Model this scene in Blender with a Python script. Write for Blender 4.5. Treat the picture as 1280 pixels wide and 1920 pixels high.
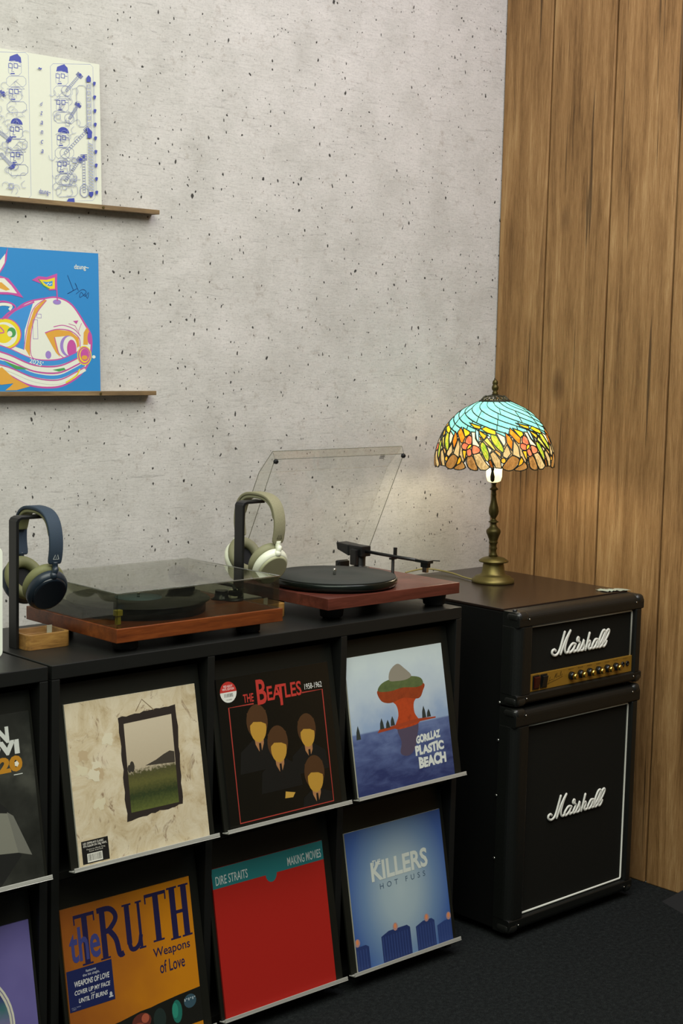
import bpy, bmesh, math, random
from mathutils import Vector, Matrix
from mathutils.geometry import delaunay_2d_cdt
random.seed(7)
PI = math.pi
sc = bpy.context.scene
COL = sc.collection
for o in list(bpy.data.objects):
    bpy.data.objects.remove(o)

# ------------------------------------------------------------------ camera
CAM = Vector((-1.0355, -2.4437, 1.4653))
YAW, PITCH, ROLL, FPX = 0.7485, -0.1087, 0.0233, 2904.5
fw = Vector((math.sin(YAW)*math.cos(PITCH), math.cos(YAW)*math.cos(PITCH), math.sin(PITCH)))
rt = Vector((math.cos(YAW), -math.sin(YAW), 0))
up = rt.cross(fw)
r2 = rt*math.cos(ROLL) + up*math.sin(ROLL)
u2 = up*math.cos(ROLL) - rt*math.sin(ROLL)
cd = bpy.data.cameras.new('camera')
cam = bpy.data.objects.new('camera', cd)
COL.objects.link(cam)
cam.matrix_world = Matrix(((r2.x, u2.x, -fw.x, CAM.x), (r2.y, u2.y, -fw.y, CAM.y), (r2.z, u2.z, -fw.z, CAM.z), (0, 0, 0, 1)))
cd.sensor_fit = 'VERTICAL'
cd.sensor_height = 36.0
cd.lens = 36.0*FPX/1920
cd.clip_start = 0.05
sc.camera = cam

# ------------------------------------------------------------------ world, lights, exposure
sc.view_settings.view_transform = 'Standard'
sc.view_settings.look = 'None'
sc.view_settings.gamma = 1
sc.view_settings.use_curve_mapping = False
sc.view_settings.exposure = 0.3
wd = bpy.data.worlds.new('world')
wd.use_nodes = True
wd.node_tree.nodes['Background'].inputs[0].default_value = (0.80, 0.86, 0.80, 1)
wd.node_tree.nodes['Background'].inputs[1].default_value = 0.10
sc.world = wd


def area(name, loc, target, sx, sy, power, color):
    d = bpy.data.lights.new(name, 'AREA')
    d.shape = 'RECTANGLE'
    d.size, d.size_y, d.energy, d.color = sx, sy, power, color
    o = bpy.data.objects.new(name, d)
    COL.objects.link(o)
    o.location = loc
    o.rotation_euler = (Vector(target)-Vector(loc)).to_track_quat('-Z', 'Y').to_euler()
    return o


area('ceiling_light_left', (-0.3, -1.35, 3.0), (-0.1, -0.9, 0.0), 2.6, 2.4, 88, (0.97, 1.0, 0.88))
area('ceiling_light_right', (1.75, -1.1, 3.0), (1.8, -0.6, 0.0), 1.1, 2.2, 34, (0.97, 0.91, 1.0))


# ------------------------------------------------------------------ colour and materials
def lin(h):
    h = h.lstrip('#')
    out = []
    for i in (0, 2, 4):
        c = int(h[i:i+2], 16)/255
        out.append(c/12.92 if c <= 0.04045 else ((c+0.055)/1.055)**2.4)
    return (*out, 1)


class Nodes:
    def __init__(s, m):
        s.t = m.node_tree
        s.b = s.t.nodes['Principled BSDF']

    def add(s, kind, **kw):
        n = s.t.nodes.new(kind)
        for k, v in kw.items():
            if k.startswith('i_'):
                key = k[2:].replace('_', ' ')
                n.inputs[int(key) if key.isdigit() else key].default_value = v
            else:
                setattr(n, k, v)
        return n

    def link(s, a, b):
        s.t.links.new(a, b)

    def coords(s, out='Object', scale=(1, 1, 1), loc=(0, 0, 0)):
        tc = s.add('ShaderNodeTexCoord')
        mp = s.add('ShaderNodeMapping')
        mp.inputs['Scale'].default_value = scale
        mp.inputs['Location'].default_value = loc
        s.link(tc.outputs[out], mp.inputs[0])
        return mp.outputs[0]

    def noise(s, vec, scale, detail=3, rough=0.55, dist=0):
        n = s.add('ShaderNodeTexNoise')
        n.inputs['Scale'].default_value = scale
        n.inputs['Detail'].default_value = detail
        n.inputs['Roughness'].default_value = rough
        n.inputs['Distortion'].default_value = dist
        s.link(vec, n.inputs['Vector'])
        return n.outputs['Fac']

    def ramp(s, fac, stops, interp='LINEAR'):
        r = s.add('ShaderNodeValToRGB')
        r.color_ramp.interpolation = interp
        e = r.color_ramp.elements
        while len(e) < len(stops):
            e.new(0.5)
        for el, (p, c) in zip(e, stops):
            el.position = p
            el.color = lin(c) if isinstance(c, str) else (c, c, c, 1)
        s.link(fac, r.inputs[0])
        return r.outputs[0]

    def mix(s, fac, a, b, mode='MIX'):
        n = s.add('ShaderNodeMix', data_type='RGBA', blend_type=mode)
        for i, v in ((0, fac), (6, a), (7, b)):
            if hasattr(v, 'links'):
                s.link(v, n.inputs[i])
            elif i == 0:
                n.inputs[0].default_value = v
            else:
                n.inputs[i].default_value = lin(v) if isinstance(v, str) else v
        return n.outputs[2]

    def math(s, op, a, b=0.0, clamp=False):
        n = s.add('ShaderNodeMath', operation=op, use_clamp=clamp)
        for i, v in ((0, a), (1, b)):
            if hasattr(v, 'links'):
                s.link(v, n.inputs[i])
            else:
                n.inputs[i].default_value = v
        return n.outputs[0]

    def bump(s, h, strength=0.3, dist=0.002):
        n = s.add('ShaderNodeBump')
        n.inputs['Strength'].default_value = strength
        n.inputs['Distance'].default_value = dist
        s.link(h, n.inputs['Height'])
        s.link(n.outputs[0], s.b.inputs['Normal'])


def mat(name, color='#808080', rough=0.5, metal=0.0, spec=0.5, var=0.06, scale=60, bump=0.0, coat=0.0):
    """procedural material: colour with a fine noise variation, optional relief"""
    m = bpy.data.materials.new(name)
    m.use_nodes = True
    N = Nodes(m)
    v = N.coords()
    f = N.noise(v, scale)
    col = N.mix(N.math('MULTIPLY', f, var*2), color, tuple(x*0.55 for x in lin(color)[:3])+(1,))
    N.link(col, N.b.inputs['Base Color'])
    N.b.inputs['Roughness'].default_value = rough
    N.b.inputs['Metallic'].default_value = metal
    N.b.inputs['Specular IOR Level'].default_value = spec
    N.b.inputs['Coat Weight'].default_value = coat
    N.b.inputs['Coat Roughness'].default_value = 0.1
    if bump:
        N.bump(f, bump, 0.001)
    return m


M = {}
for n, kw in dict(
    black_laminate=dict(color='#191a18', rough=0.42, spec=0.35, var=0.2, scale=30),
    black_board=dict(color='#131411', rough=0.6, spec=0.25, var=0.2),
    black_panel=dict(color='#15160f', rough=0.5, spec=0.3, var=0.2),
    aluminium=dict(color='#c2c2b8', rough=0.42, metal=0.35, var=0.1, scale=200),
    black_plastic=dict(color='#0f1010', rough=0.4, var=0.1),
    black_gloss=dict(color='#131514', rough=0.18, var=0.1),
    rubber=dict(color='#141516', rough=0.75, var=0.2, bump=0.1),
    mat_felt=dict(color='#30332e', rough=0.8, var=0.2, scale=300, bump=0.2),
    platter_edge=dict(color='#1d231e', rough=0.22, metal=0.6, var=0.1),
    steel=dict(color='#c8c8c0', rough=0.2, metal=1.0, var=0.05),
    brass=dict(color='#75693a', rough=0.42, metal=0.8, var=0.35, scale=40),
    brass_dark=dict(color='#514821', rough=0.42, metal=0.7, var=0.4, scale=60),
    bronze_dark=dict(color='#3b3a2a', rough=0.45, metal=0.5, var=0.3),
    lead=dict(color='#20281f', rough=0.5, metal=0.4, var=0.2),
    knob_gold=dict(color='#d9bd62', rough=0.22, metal=1.0, var=0.05),
    gold_panel=dict(color='#9c7628', rough=0.38, metal=0.25, var=0.15, scale=80),
    tolex=dict(color='#121411', rough=0.42, spec=0.4, var=0.3, scale=500, bump=0.5),
    grille=dict(color='#15150f', rough=0.85, spec=0.2, var=0.35, scale=900, bump=0.4),
    amp_side=dict(color='#0a0b0a', rough=0.5, spec=0.3),
    amp_top=dict(color='#241a15', rough=0.27, spec=0.6, var=0.2),
    white_piping=dict(color='#d8d9cc', rough=0.5, var=0.08),
    logo_white=dict(color='#e4e5da', rough=0.4, var=0.08),
    cap_black=dict(color='#1d1e1b', rough=0.3, var=0.1),
    switch_red=dict(color='#3a0f0a', rough=0.25),
    ivory=dict(color='#f4f3e0', rough=0.4, var=0.05),
    paper=dict(color='#d8d6c4', rough=0.6, var=0.06),
    cord=dict(color='#8f8350', rough=0.5, var=0.1),
    navy=dict(color='#1b2732', rough=0.38, var=0.1),
    navy_fabric=dict(color='#2a3a4a', rough=0.8, var=0.25, scale=500, bump=0.3),
    navy_gloss=dict(color='#141c24', rough=0.22, var=0.1),
    olive_pad=dict(color='#77784f', rough=0.65, var=0.15),
    black_mesh=dict(color='#0a0a0c', rough=0.9, var=0.2),
    cream_plastic=dict(color='#e3e6cf', rough=0.35, var=0.05),
    beige_pad=dict(color='#8b8a6a', rough=0.65, var=0.15),
    beige_fabric=dict(color='#938f70', rough=0.85, var=0.4, scale=450, bump=0.4),
    beige_disc=dict(color='#b4b590', rough=0.45, var=0.08),
    white_board=dict(color='#eef3e2', rough=0.45, var=0.03),
    vinyl=dict(color='#141512', rough=0.16, var=0.1),
    label_blue=dict(color='#566a72', rough=0.5, var=0.2),
    yellow_part=dict(color='#a79a2a', rough=0.4),
    pale_plastic=dict(color='#c6c7b0', rough=0.4),
    crumple=dict(color='#a9b3a0', rough=0.3, var=0.3, scale=120),
).items():
    M[n] = mat(n, **kw)


def flat(color, rough=0.45):
    k = 'print_'+color.strip('#')
    if k not in M:
        M[k] = mat(k, color, rough=rough, var=0.05, scale=120)
    return M[k]


def wood(name, dark, mid, light, axis='X', rough=0.4, scale=14, stretch=12, bump=0.05):
    m = bpy.data.materials.new(name)
    m.use_nodes = True
    N = Nodes(m)
    st = [stretch]*3
    st['XYZ'.index(axis)] = 1.0
    v = N.coords(scale=tuple(st))
    f = N.noise(v, scale/4, 5, 0.6, 0.6)
    g = N.noise(v, scale*2.2, 3, 0.6)
    h = N.math('ADD', N.math('MULTIPLY', f, 0.7), N.math('MULTIPLY', g, 0.3))
    N.link(N.ramp(h, [(0.32, dark), (0.5, mid), (0.68, light)]), N.b.inputs['Base Color'])
    N.b.inputs['Roughness'].default_value = rough
    N.bump(h, bump, 0.001)
    return m


M['walnut'] = wood('walnut', '#4d2410', '#6f3717', '#8a4a20', 'X', 0.33)
M['walnut_front'] = M['walnut']
M['mahogany'] = wood('mahogany', '#3f1b13', '#582a20', '#71392c', 'X', 0.38)
M['acacia'] = wood('acacia', '#5a3f1c', '#8a6330', '#ad8444', 'X', 0.45, 18, 8)
M['ledge_wood'] = wood('ledge_wood', '#5c4a31', '#7c6544', '#95805a', 'X', 0.6, 20, 14)


def acrylic(name, color, alpha, rough=0.03):
    """clear or smoked acrylic: glossy reflection over a tinted see-through sheet"""
    m = bpy.data.materials.new(name)
    m.use_nodes = True
    t = m.node_tree
    t.nodes.clear()
    N = t.nodes.new
    out = N('ShaderNodeOutputMaterial')
    tr = N('ShaderNodeBsdfTransparent')
    tr.inputs[0].default_value = lin(color)
    gl = N('ShaderNodeBsdfGlossy')
    gl.inputs['Roughness'].default_value = rough
    gl.inputs[0].default_value = (1, 1, 1, 1)
    df = N('ShaderNodeBsdfDiffuse')
    df.inputs[0].default_value = lin('#cfcfc6')
    fr = N('ShaderNodeFresnel')
    ge = N('ShaderNodeNewGeometry')
    io = N('ShaderNodeMix')
    io.inputs[2].default_value = 1.45
    io.inputs[3].default_value = 1/1.45
    t.links.new(ge.outputs['Backfacing'], io.inputs[0])
    t.links.new(io.outputs[0], fr.inputs[0])
    no = N('ShaderNodeTexNoise')
    no.inputs['Scale'].default_value = 9
    mu = N('ShaderNodeMath')
    mu.operation = 'MULTIPLY'
    mu.inputs[1].default_value = alpha
    t.links.new(no.outputs[0], mu.inputs[0])
    m0 = N('ShaderNodeMixShader')
    m1 = N('ShaderNodeMixShader')
    t.links.new(mu.outputs[0], m0.inputs[0])
    t.links.new(tr.outputs[0], m0.inputs[1])
    t.links.new(df.outputs[0], m0.inputs[2])
    t.links.new(fr.outputs[0], m1.inputs[0])
    t.links.new(m0.outputs[0], m1.inputs[1])
    t.links.new(gl.outputs[0], m1.inputs[2])
    t.links.new(m1.outputs[0], out.inputs[0])
    return m


M['smoked_acrylic'] = acrylic('smoked_acrylic', '#dadbd2', 0.015, 0.012)
M['acrylic_edge'] = acrylic('acrylic_edge', '#c0c1b8', 0.3)
M['clear_acrylic'] = acrylic('clear_acrylic', '#fdfdfb', 0.006)


def stained(name, c1, c2, trans=0.9, ripple=0.0, sc_=40):
    m = bpy.data.materials.new(name)
    m.use_nodes = True
    N = Nodes(m)
    v = N.coords()
    f = N.noise(v, sc_, 3, 0.6, 1.0)
    col = N.mix(N.ramp(f, [(0.35, 0.0), (0.65, 1.0)]), c1, c2)
    tl = N.add('ShaderNodeBsdfTranslucent')
    dim = N.mix(1.0, col, (0.62, 0.62, 0.62, 1), 'MULTIPLY')
    N.link(dim, tl.inputs[0])
    N.link(col, N.b.inputs['Base Color'])
    N.b.inputs['Roughness'].default_value = 0.2
    if ripple:
        w = N.add('ShaderNodeTexWave', i_Scale=130.0, i_Distortion=6.0)
        N.link(v, w.inputs['Vector'])
        N.bump(w.outputs['Fac'], ripple, 0.002)
        cc = N.mix(N.math('MULTIPLY', w.outputs['Fac'], 0.6), dim, tuple(x*0.25 for x in lin(c1)[:3])+(1,))
        N.link(cc, tl.inputs[0])
    ms = N.add('ShaderNodeMixShader')
    ms.inputs[0].default_value = trans
    N.link(N.b.outputs[0], ms.inputs[1])
    N.link(tl.outputs[0], ms.inputs[2])
    out = [n for n in N.t.nodes if n.type == 'OUTPUT_MATERIAL'][0]
    N.link(ms.outputs[0], out.inputs[0])
    return m


GLASS = dict(
    blue=stained('glass_blue', '#66b4bb', '#7cc3c4'),
    amber=stained('glass_amber', '#8a653a', '#a68050', ripple=0.8),
    cream=stained('glass_cream', '#b39c72', '#c9b68e', ripple=0.6),
    white=stained('glass_white', '#dcc7aa', '#e8d9c2'),
    brown=stained('glass_brown', '#7a4418', '#8d5a26'),
    gold=stained('glass_gold', '#b98a1e', '#d9a92e'),
    orange=stained('glass_orange', '#b9661c', '#d98f2c'),
    lime=stained('glass_lime', '#7fb036', '#d3bf4a', sc_=60, ripple=0.4),
    tan=stained('glass_tan', '#b98a4a', '#c9a05c'),
    olive=stained('glass_olive', '#b5a94e', '#cfc572'),
    yellow=stained('glass_yellow', '#cfa31c', '#e2c034'),
    sky=stained('glass_sky', '#8cc9d6', '#a2d8dc'),
    teal=stained('glass_teal', '#86bfae', '#9ccdbb'),
    salmon=stained('glass_salmon', '#cf5a44', '#dd8265'),
    jewel=stained('glass_jewel', '#d98a1e', '#f0b040'),
)


# ------------------------------------------------------------------ mesh builder
class MB:
    def __init__(s):
        s.v, s.f, s.m, s.sm = [], [], [], []

    def add(s, verts, faces, mi=0, smooth=False):
        b = len(s.v)
        s.v += [tuple(p) for p in verts]
        for f in faces:
            s.f.append([b+i for i in f])
            s.m.append(mi)
            s.sm.append(smooth)
        return s

    def box(s, x0, x1, y0, y1, z0, z1, mi=0):
        return s.add([(x0, y0, z0), (x1, y0, z0), (x1, y1, z0), (x0, y1, z0), (x0, y0, z1), (x1, y0, z1), (x1, y1, z1), (x0, y1, z1)],
                     [(3, 2, 1, 0), (4, 5, 6, 7), (0, 1, 5, 4), (1, 2, 6, 5), (2, 3, 7, 6), (3, 0, 4, 7)], mi)

    def lathe(s, prof, seg=32, c=(0, 0, 0), mi=0, smooth=True, cap=True):
        """prof: (r, z) from bottom to top, about a vertical axis through c"""
        v, f = [], []
        for r, z in prof:
            for k in range(seg):
                a = 2*PI*k/seg
                v.append((c[0]+r*math.cos(a), c[1]+r*math.sin(a), c[2]+z))
        for i in range(len(prof)-1):
            for k in range(seg):
                k2 = (k+1) % seg
                f.append((i*seg+k, i*seg+k2, (i+1)*seg+k2, (i+1)*seg+k))
        s.add(v, f, mi, smooth)
        if cap:
            n = len(prof)-1
            s.add([v[k] for k in range(seg)], [tuple(reversed(range(seg)))], mi)
            s.add([v[n*seg+k] for k in range(seg)], [tuple(range(seg))], mi)
        return s

    def tube(s, pts, r, seg=10, mi=0, flat_=None, capr=True):
        """round (or flattened: flat_=(axis vector, factor)) tube along a polyline; r may be a list"""
        pts = [Vector(p) for p in pts]
        n = len(pts)
        rs = r if isinstance(r, (list, tuple)) else [r]*n
        T = []
        for i in range(n):
            d = pts[min(i+1, n-1)]-pts[max(i-1, 0)]
            T.append(d.normalized())
        ref = Vector((0, 0, 1)) if abs(T[0].z) < 0.9 else Vector((1, 0, 0))
        nrm = (ref-T[0]*ref.dot(T[0])).normalized()
        v, f = [], []
        for i in range(n):
            nrm = (nrm-T[i]*nrm.dot(T[i])).normalized()
            bn = T[i].cross(nrm)
            for k in range(seg):
                a = 2*PI*k/seg
                q = nrm*math.cos(a)*rs[i]+bn*math.sin(a)*rs[i]
                if flat_:
                    ax = Vector(flat_[0])
                    q = q-ax*q.dot(ax)*(1-flat_[1])
                v.append(pts[i]+q)
        for i in range(n-1):
            for k in range(seg):
                k2 = (k+1) % seg
                f.append((i*seg+k, i*seg+k2, (i+1)*seg+k2, (i+1)*seg+k))
        s.add(v, f, mi, True)
        s.add([v[k] for k in range(seg)], [tuple(reversed(range(seg)))], mi, False)
        s.add([v[(n-1)*seg+k] for k in range(seg)], [tuple(range(seg))], mi, False)
        return s

    def prism(s, poly, a, b, axis='x', mi=0):
        """polygon (2D, counter-clockwise seen from +axis) extruded from a to b"""
        n = len(poly)

        def P(p, t):
            return {'x': (t, p[0], p[1]), 'y': (p[0], t, p[1]), 'z': (p[0], p[1], t)}[axis]
        v = [P(p, a) for p in poly]+[P(p, b) for p in poly]
        f = [tuple(reversed(range(n))), tuple(range(n, 2*n))]
        for k in range(n):
            k2 = (k+1) % n
            f.append((k, k2, n+k2, n+k))
        return s.add(v, f, mi)

    def sphere(s, c, r, seg=16, rings=10, mi=0, scale=(1, 1, 1)):
        v, f = [], []
        for i in range(rings+1):
            t = PI*i/rings
            for k in range(seg):
                a = 2*PI*k/seg
                v.append((c[0]+r*scale[0]*math.sin(t)*math.cos(a), c[1]+r*scale[1]*math.sin(t)*math.sin(a), c[2]-r*scale[2]*math.cos(t)))
        for i in range(rings):
            for k in range(seg):
                k2 = (k+1) % seg
                f.append((i*seg+k, i*seg+k2, (i+1)*seg+k2, (i+1)*seg+k))
        return s.add(v, f, mi, True)

    def xform(s, mtx, start=0):
        for i in range(start, len(s.v)):
            s.v[i] = tuple(mtx @ Vector(s.v[i]))
        return s

    def build(s, name, mats, parent=None, bevel=0.0, seg=2, loc=None, recalc=True):
        me = bpy.data.meshes.new(name)
        me.from_pydata(s.v, [], s.f)
        mats = mats if isinstance(mats, (list, tuple)) else [mats]
        for m in mats:
            me.materials.append(m)
        for p, mi, sm in zip(me.polygons, s.m, s.sm):
            p.material_index = mi
            p.use_smooth = sm
        bm = bmesh.new()
        bm.from_mesh(me)
        bmesh.ops.remove_doubles(bm, verts=bm.verts, dist=1e-6)
        if recalc:
            bmesh.ops.recalc_face_normals(bm, faces=bm.faces)
        bm.to_mesh(me)
        bm.free()
        o = bpy.data.objects.new(name, me)
        COL.objects.link(o)
        if parent:
            o.parent = parent
        if loc:
            o.location = loc
        if bevel:
            md = o.modifiers.new('bevel', 'BEVEL')
            md.width = bevel
            md.segments = seg
            md.limit_method = 'ANGLE'
            md.angle_limit = math.radians(40)
        return o


def tag(o, label=None, cat=None, group=None, kind=None):
    for k, v in (('label', label), ('category', cat), ('group', group), ('kind', kind)):
        if v:
            o[k] = v
    return o


def empty(name, loc, rot=(0, 0, 0)):
    o = bpy.data.objects.new(name, None)
    COL.objects.link(o)
    o.empty_display_size = 0.05
    o.location = loc
    o.rotation_euler = rot
    return o


def boxpart(name, m, parent, x0, x1, y0, y1, z0, z1, bevel=0.001, seg=2):
    return MB().box(x0, x1, y0, y1, z0, z1).build(name, m, parent, bevel, seg)


def cr(pts, n=8, closed=False):
    """Catmull-Rom curve through points of any dimension"""
    out = []
    P = [Vector(p) for p in pts]
    k = len(P)
    for i in range(k if closed else k-1):
        a = P[(i-1) % k] if closed else P[max(i-1, 0)]
        b, c = P[i], P[(i+1) % k]
        d = P[(i+2) % k] if closed else P[min(i+2, k-1)]
        for j in range(n):
            t = j/n
            out.append(0.5*((2*b)+(c-a)*t+(2*a-5*b+4*c-d)*t*t+(3*b-a-3*c+d)*t**3))
    if not closed:
        out.append(P[-1])
    return out


# ------------------------------------------------------------------ flat print (sleeve artwork and lettering)
def text_geo(body, bold=0.0, shear=0.0, spacing=1.0, align='LEFT', line=1.0):
    cu = bpy.data.curves.new('text', 'FONT')
    cu.body = body
    cu.resolution_u = 3
    cu.offset = bold
    cu.shear = shear
    cu.space_character = spacing
    cu.space_line = line
    cu.align_x = align
    o = bpy.data.objects.new('text', cu)
    COL.objects.link(o)
    me = bpy.data.meshes.new_from_object(o.evaluated_get(bpy.context.evaluated_depsgraph_get()))
    v = [(p.co.x, p.co.y) for p in me.vertices]
    f = [tuple(p.vertices) for p in me.polygons]
    bpy.data.objects.remove(o)
    bpy.data.curves.remove(cu)
    bpy.data.meshes.remove(me)
    return v, f


class Art:
    """flat print on a sheet of W x H metres: u to the right, v up, layers laid one on the other"""
    def __init__(s, W, H, step=0.00001):
        s.W, s.H, s.step = W, H, step
        s.v, s.f, s.m, s.mats, s.n = [], [], [], [], 0

    def put(s, v, f, color, rough=0.45):
        m = color if not isinstance(color, str) else flat(color, rough)
        if m not in s.mats:
            s.mats.append(m)
        s.n += 1
        b = len(s.v)
        y = -s.n*s.step
        if s.W < 1:
            v = [(min(max(p[0], 0.0), 1.0), min(max(p[1], 0.0), 1.0)) for p in v]
        s.v += [((p[0]-0.5)*s.W, y, p[1]*s.H) for p in v]
        for q in f:
            s.f.append([b+i for i in q])
            s.m.append(s.mats.index(m))

    def poly(s, pts, color):
        s.put(pts, [tuple(range(len(pts)))], color)

    def rect(s, u0, v0, u1, v1, color):
        s.poly([(u0, v0), (u1, v0), (u1, v1), (u0, v1)], color)

    def ell(s, cu, cv, ru, rv, color, n=28, rot=0.0, a0=0, a1=2*PI):
        p = []
        for k in range(n+1 if a1-a0 < 6.2 else n):
            a = a0+(a1-a0)*k/n
            x, y = ru*math.cos(a), rv*math.sin(a)
            p.append((cu+x*math.cos(rot)-y*math.sin(rot), cv+x*math.sin(rot)+y*math.cos(rot)))
        s.poly(p, color)

    def line(s, pts, w, color, closed=False, smooth=0):
        if smooth:
            pts = [(p[0], p[1]) for p in cr(pts, smooth, closed)]
        k = len(pts)
        L, R = [], []
        for i in range(k):
            a = pts[(i-1) % k] if closed else pts[max(i-1, 0)]
            b = pts[(i+1) % k] if closed else pts[min(i+1, k-1)]
            dx, dy = b[0]-a[0], b[1]-a[1]
            d = math.hypot(dx, dy) or 1
            nx, ny = -dy/d*w/2, dx/d*w/2
            L.append((pts[i][0]+nx, pts[i][1]+ny))
            R.append((pts[i][0]-nx, pts[i][1]-ny))
        f = [(i, k+i, k+(i+1) % k, (i+1) % k) for i in range(k if closed else k-1)]
        s.put(L+R, f, color)

    def frame(s, u0, v0, u1, v1, w, color):
        s.put([(u0, v0), (u1, v0), (u1, v1), (u0, v1), (u0+w, v0+w), (u1-w, v0+w), (u1-w, v1-w), (u0+w, v1-w)],
              [(0, 1, 5, 4), (1, 2, 6, 5), (2, 3, 7, 6), (3, 0, 4, 7)], color)

    def text(s, body, u0, v0, u1, v1, color, bold=0.0, shear=0.0, spacing=1.0, align='LEFT', rot=0.0, line=1.0, warp=None):
        v, f = text_geo(body, bold, shear, spacing, align, line)
        xs, ys = [p[0] for p in v], [p[1] for p in v]
        x0, x1, y0, y1 = min(xs), max(xs), min(ys), max(ys)
        out = []
        for x, y in v:
            a, b = (x-x0)/(x1-x0), (y-y0)/(y1-y0)
            if warp:
                a, b = warp(a, b)
            u, w = u0+a*(u1-u0), v0+b*(v1-v0)
            if rot:
                cu, cv = (u0+u1)/2, (v0+v1)/2
                du, dv = u-cu, w-cv
                u, w = cu+du*math.cos(rot)-dv*math.sin(rot), cv+du*math.sin(rot)+dv*math.cos(rot)
            out.append((u, w))
        s.put(out, f, color)

    def build(s, name, parent, y=0.0):
        me = bpy.data.meshes.new(name)
        me.from_pydata(s.v, [], s.f)
        for m in s.mats:
            me.materials.append(m)
        for p, mi in zip(me.polygons, s.m):
            p.material_index = mi
        o = bpy.data.objects.new(name, me)
        COL.objects.link(o)
        o.parent = parent
        o.location = (0, y, 0)
        return o


# ------------------------------------------------------------------ the setting
WALL_Y, WOOD_X = 0.63, 2.43


def concrete():
    m = bpy.data.materials.new('board_marked_concrete')
    m.use_nodes = True
    N = Nodes(m)
    v = N.coords()
    vs = N.coords(scale=(1.0, 1.0, 9.0))
    big = N.noise(v, 1.6, 3, 0.6)
    mid = N.noise(v, 9, 4, 0.65)
    streak = N.noise(vs, 16, 5, 0.68, 1.2)
    fine = N.noise(vs, 60, 3, 0.7)
    base = N.ramp(N.math('ADD', N.math('MULTIPLY', big, 0.45), N.math('MULTIPLY', mid, 0.55)),
                  [(0.30, '#b4b2aa'), (0.50, '#c6c4bd'), (0.70, '#d3d0ca')])
    dk = N.ramp(streak, [(0.30, 0.70), (0.40, 0.95), (0.60, 1.0), (0.74, 1.06)])
    c = N.mix(1.0, base, dk, 'MULTIPLY')
    c = N.mix(1.0, c, N.ramp(fine, [(0.25, 0.84), (0.5, 1.0), (0.8, 1.05)]), 'MULTIPLY')
    c = N.mix(1.0, c, N.ramp(N.noise(v, 170, 3, 0.7), [(0.30, 0.80), (0.46, 1.0), (0.75, 1.04)]), 'MULTIPLY')
    c = N.mix(N.ramp(N.noise(v, 34, 5, 0.75), [(0.58, 0.0), (0.72, 0.5)]), c, '#93897d')
    # blow holes of two sizes, a few cells each, stretched a little downwards
    holes = None
    for sc_, r0, r1, thr in ((20, 0.03, 0.085, 0.86), (42, 0.045, 0.12, 0.86), (80, 0.07, 0.14, 0.90)):
        vv = N.coords(scale=(1.0, 1.0, 0.62))
        vv.node.inputs['Rotation'].default_value = (-PI/2, 0, 0)
        vv.node.inputs['Scale'].default_value = (1.0, 1.0, 0.66)
        wob = N.add('ShaderNodeTexNoise', i_Scale=70.0, i_Detail=2.0)
        N.link(vv, wob.inputs['Vector'])
        ad = N.add('ShaderNodeMixRGB', blend_type='LINEAR_LIGHT')
        ad.inputs[0].default_value = 0.006
        N.link(vv, ad.inputs[1])
        N.link(wob.outputs['Color'], ad.inputs[2])
        vo = N.add('ShaderNodeTexVoronoi', voronoi_dimensions='2D', i_Scale=float(sc_))
        N.link(ad.outputs[0], vo.inputs['Vector'])
        sep = N.add('ShaderNodeSeparateColor')
        N.link(vo.outputs['Color'], sep.inputs[0])
        rad = N.math('MULTIPLY_ADD', sep.outputs[1], r1-r0)
        rad.node.inputs[2].default_value = r0
        on = N.math('GREATER_THAN', sep.outputs[0], thr)
        rad = N.math('MULTIPLY', rad, on)
        h = N.math('MULTIPLY', N.math('SUBTRACT', rad, vo.outputs['Distance']), 40.0, True)
        holes = h if holes is None else N.math('MAXIMUM', holes, h)
    c = N.mix(N.math('MULTIPLY', holes, 0.92), c, '#1d1a18')
    N.link(c, N.b.inputs['Base Color'])
    N.b.inputs['Roughness'].default_value = 0.85
    N.b.inputs['Specular IOR Level'].default_value = 0.15
    ht = N.math('SUBTRACT', N.math('ADD', N.math('MULTIPLY', streak, 0.6), N.math('MULTIPLY', fine, 0.25)), N.math('MULTIPLY', holes, 1.5))
    N.bump(ht, 0.2, 0.003)
    return m


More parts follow.
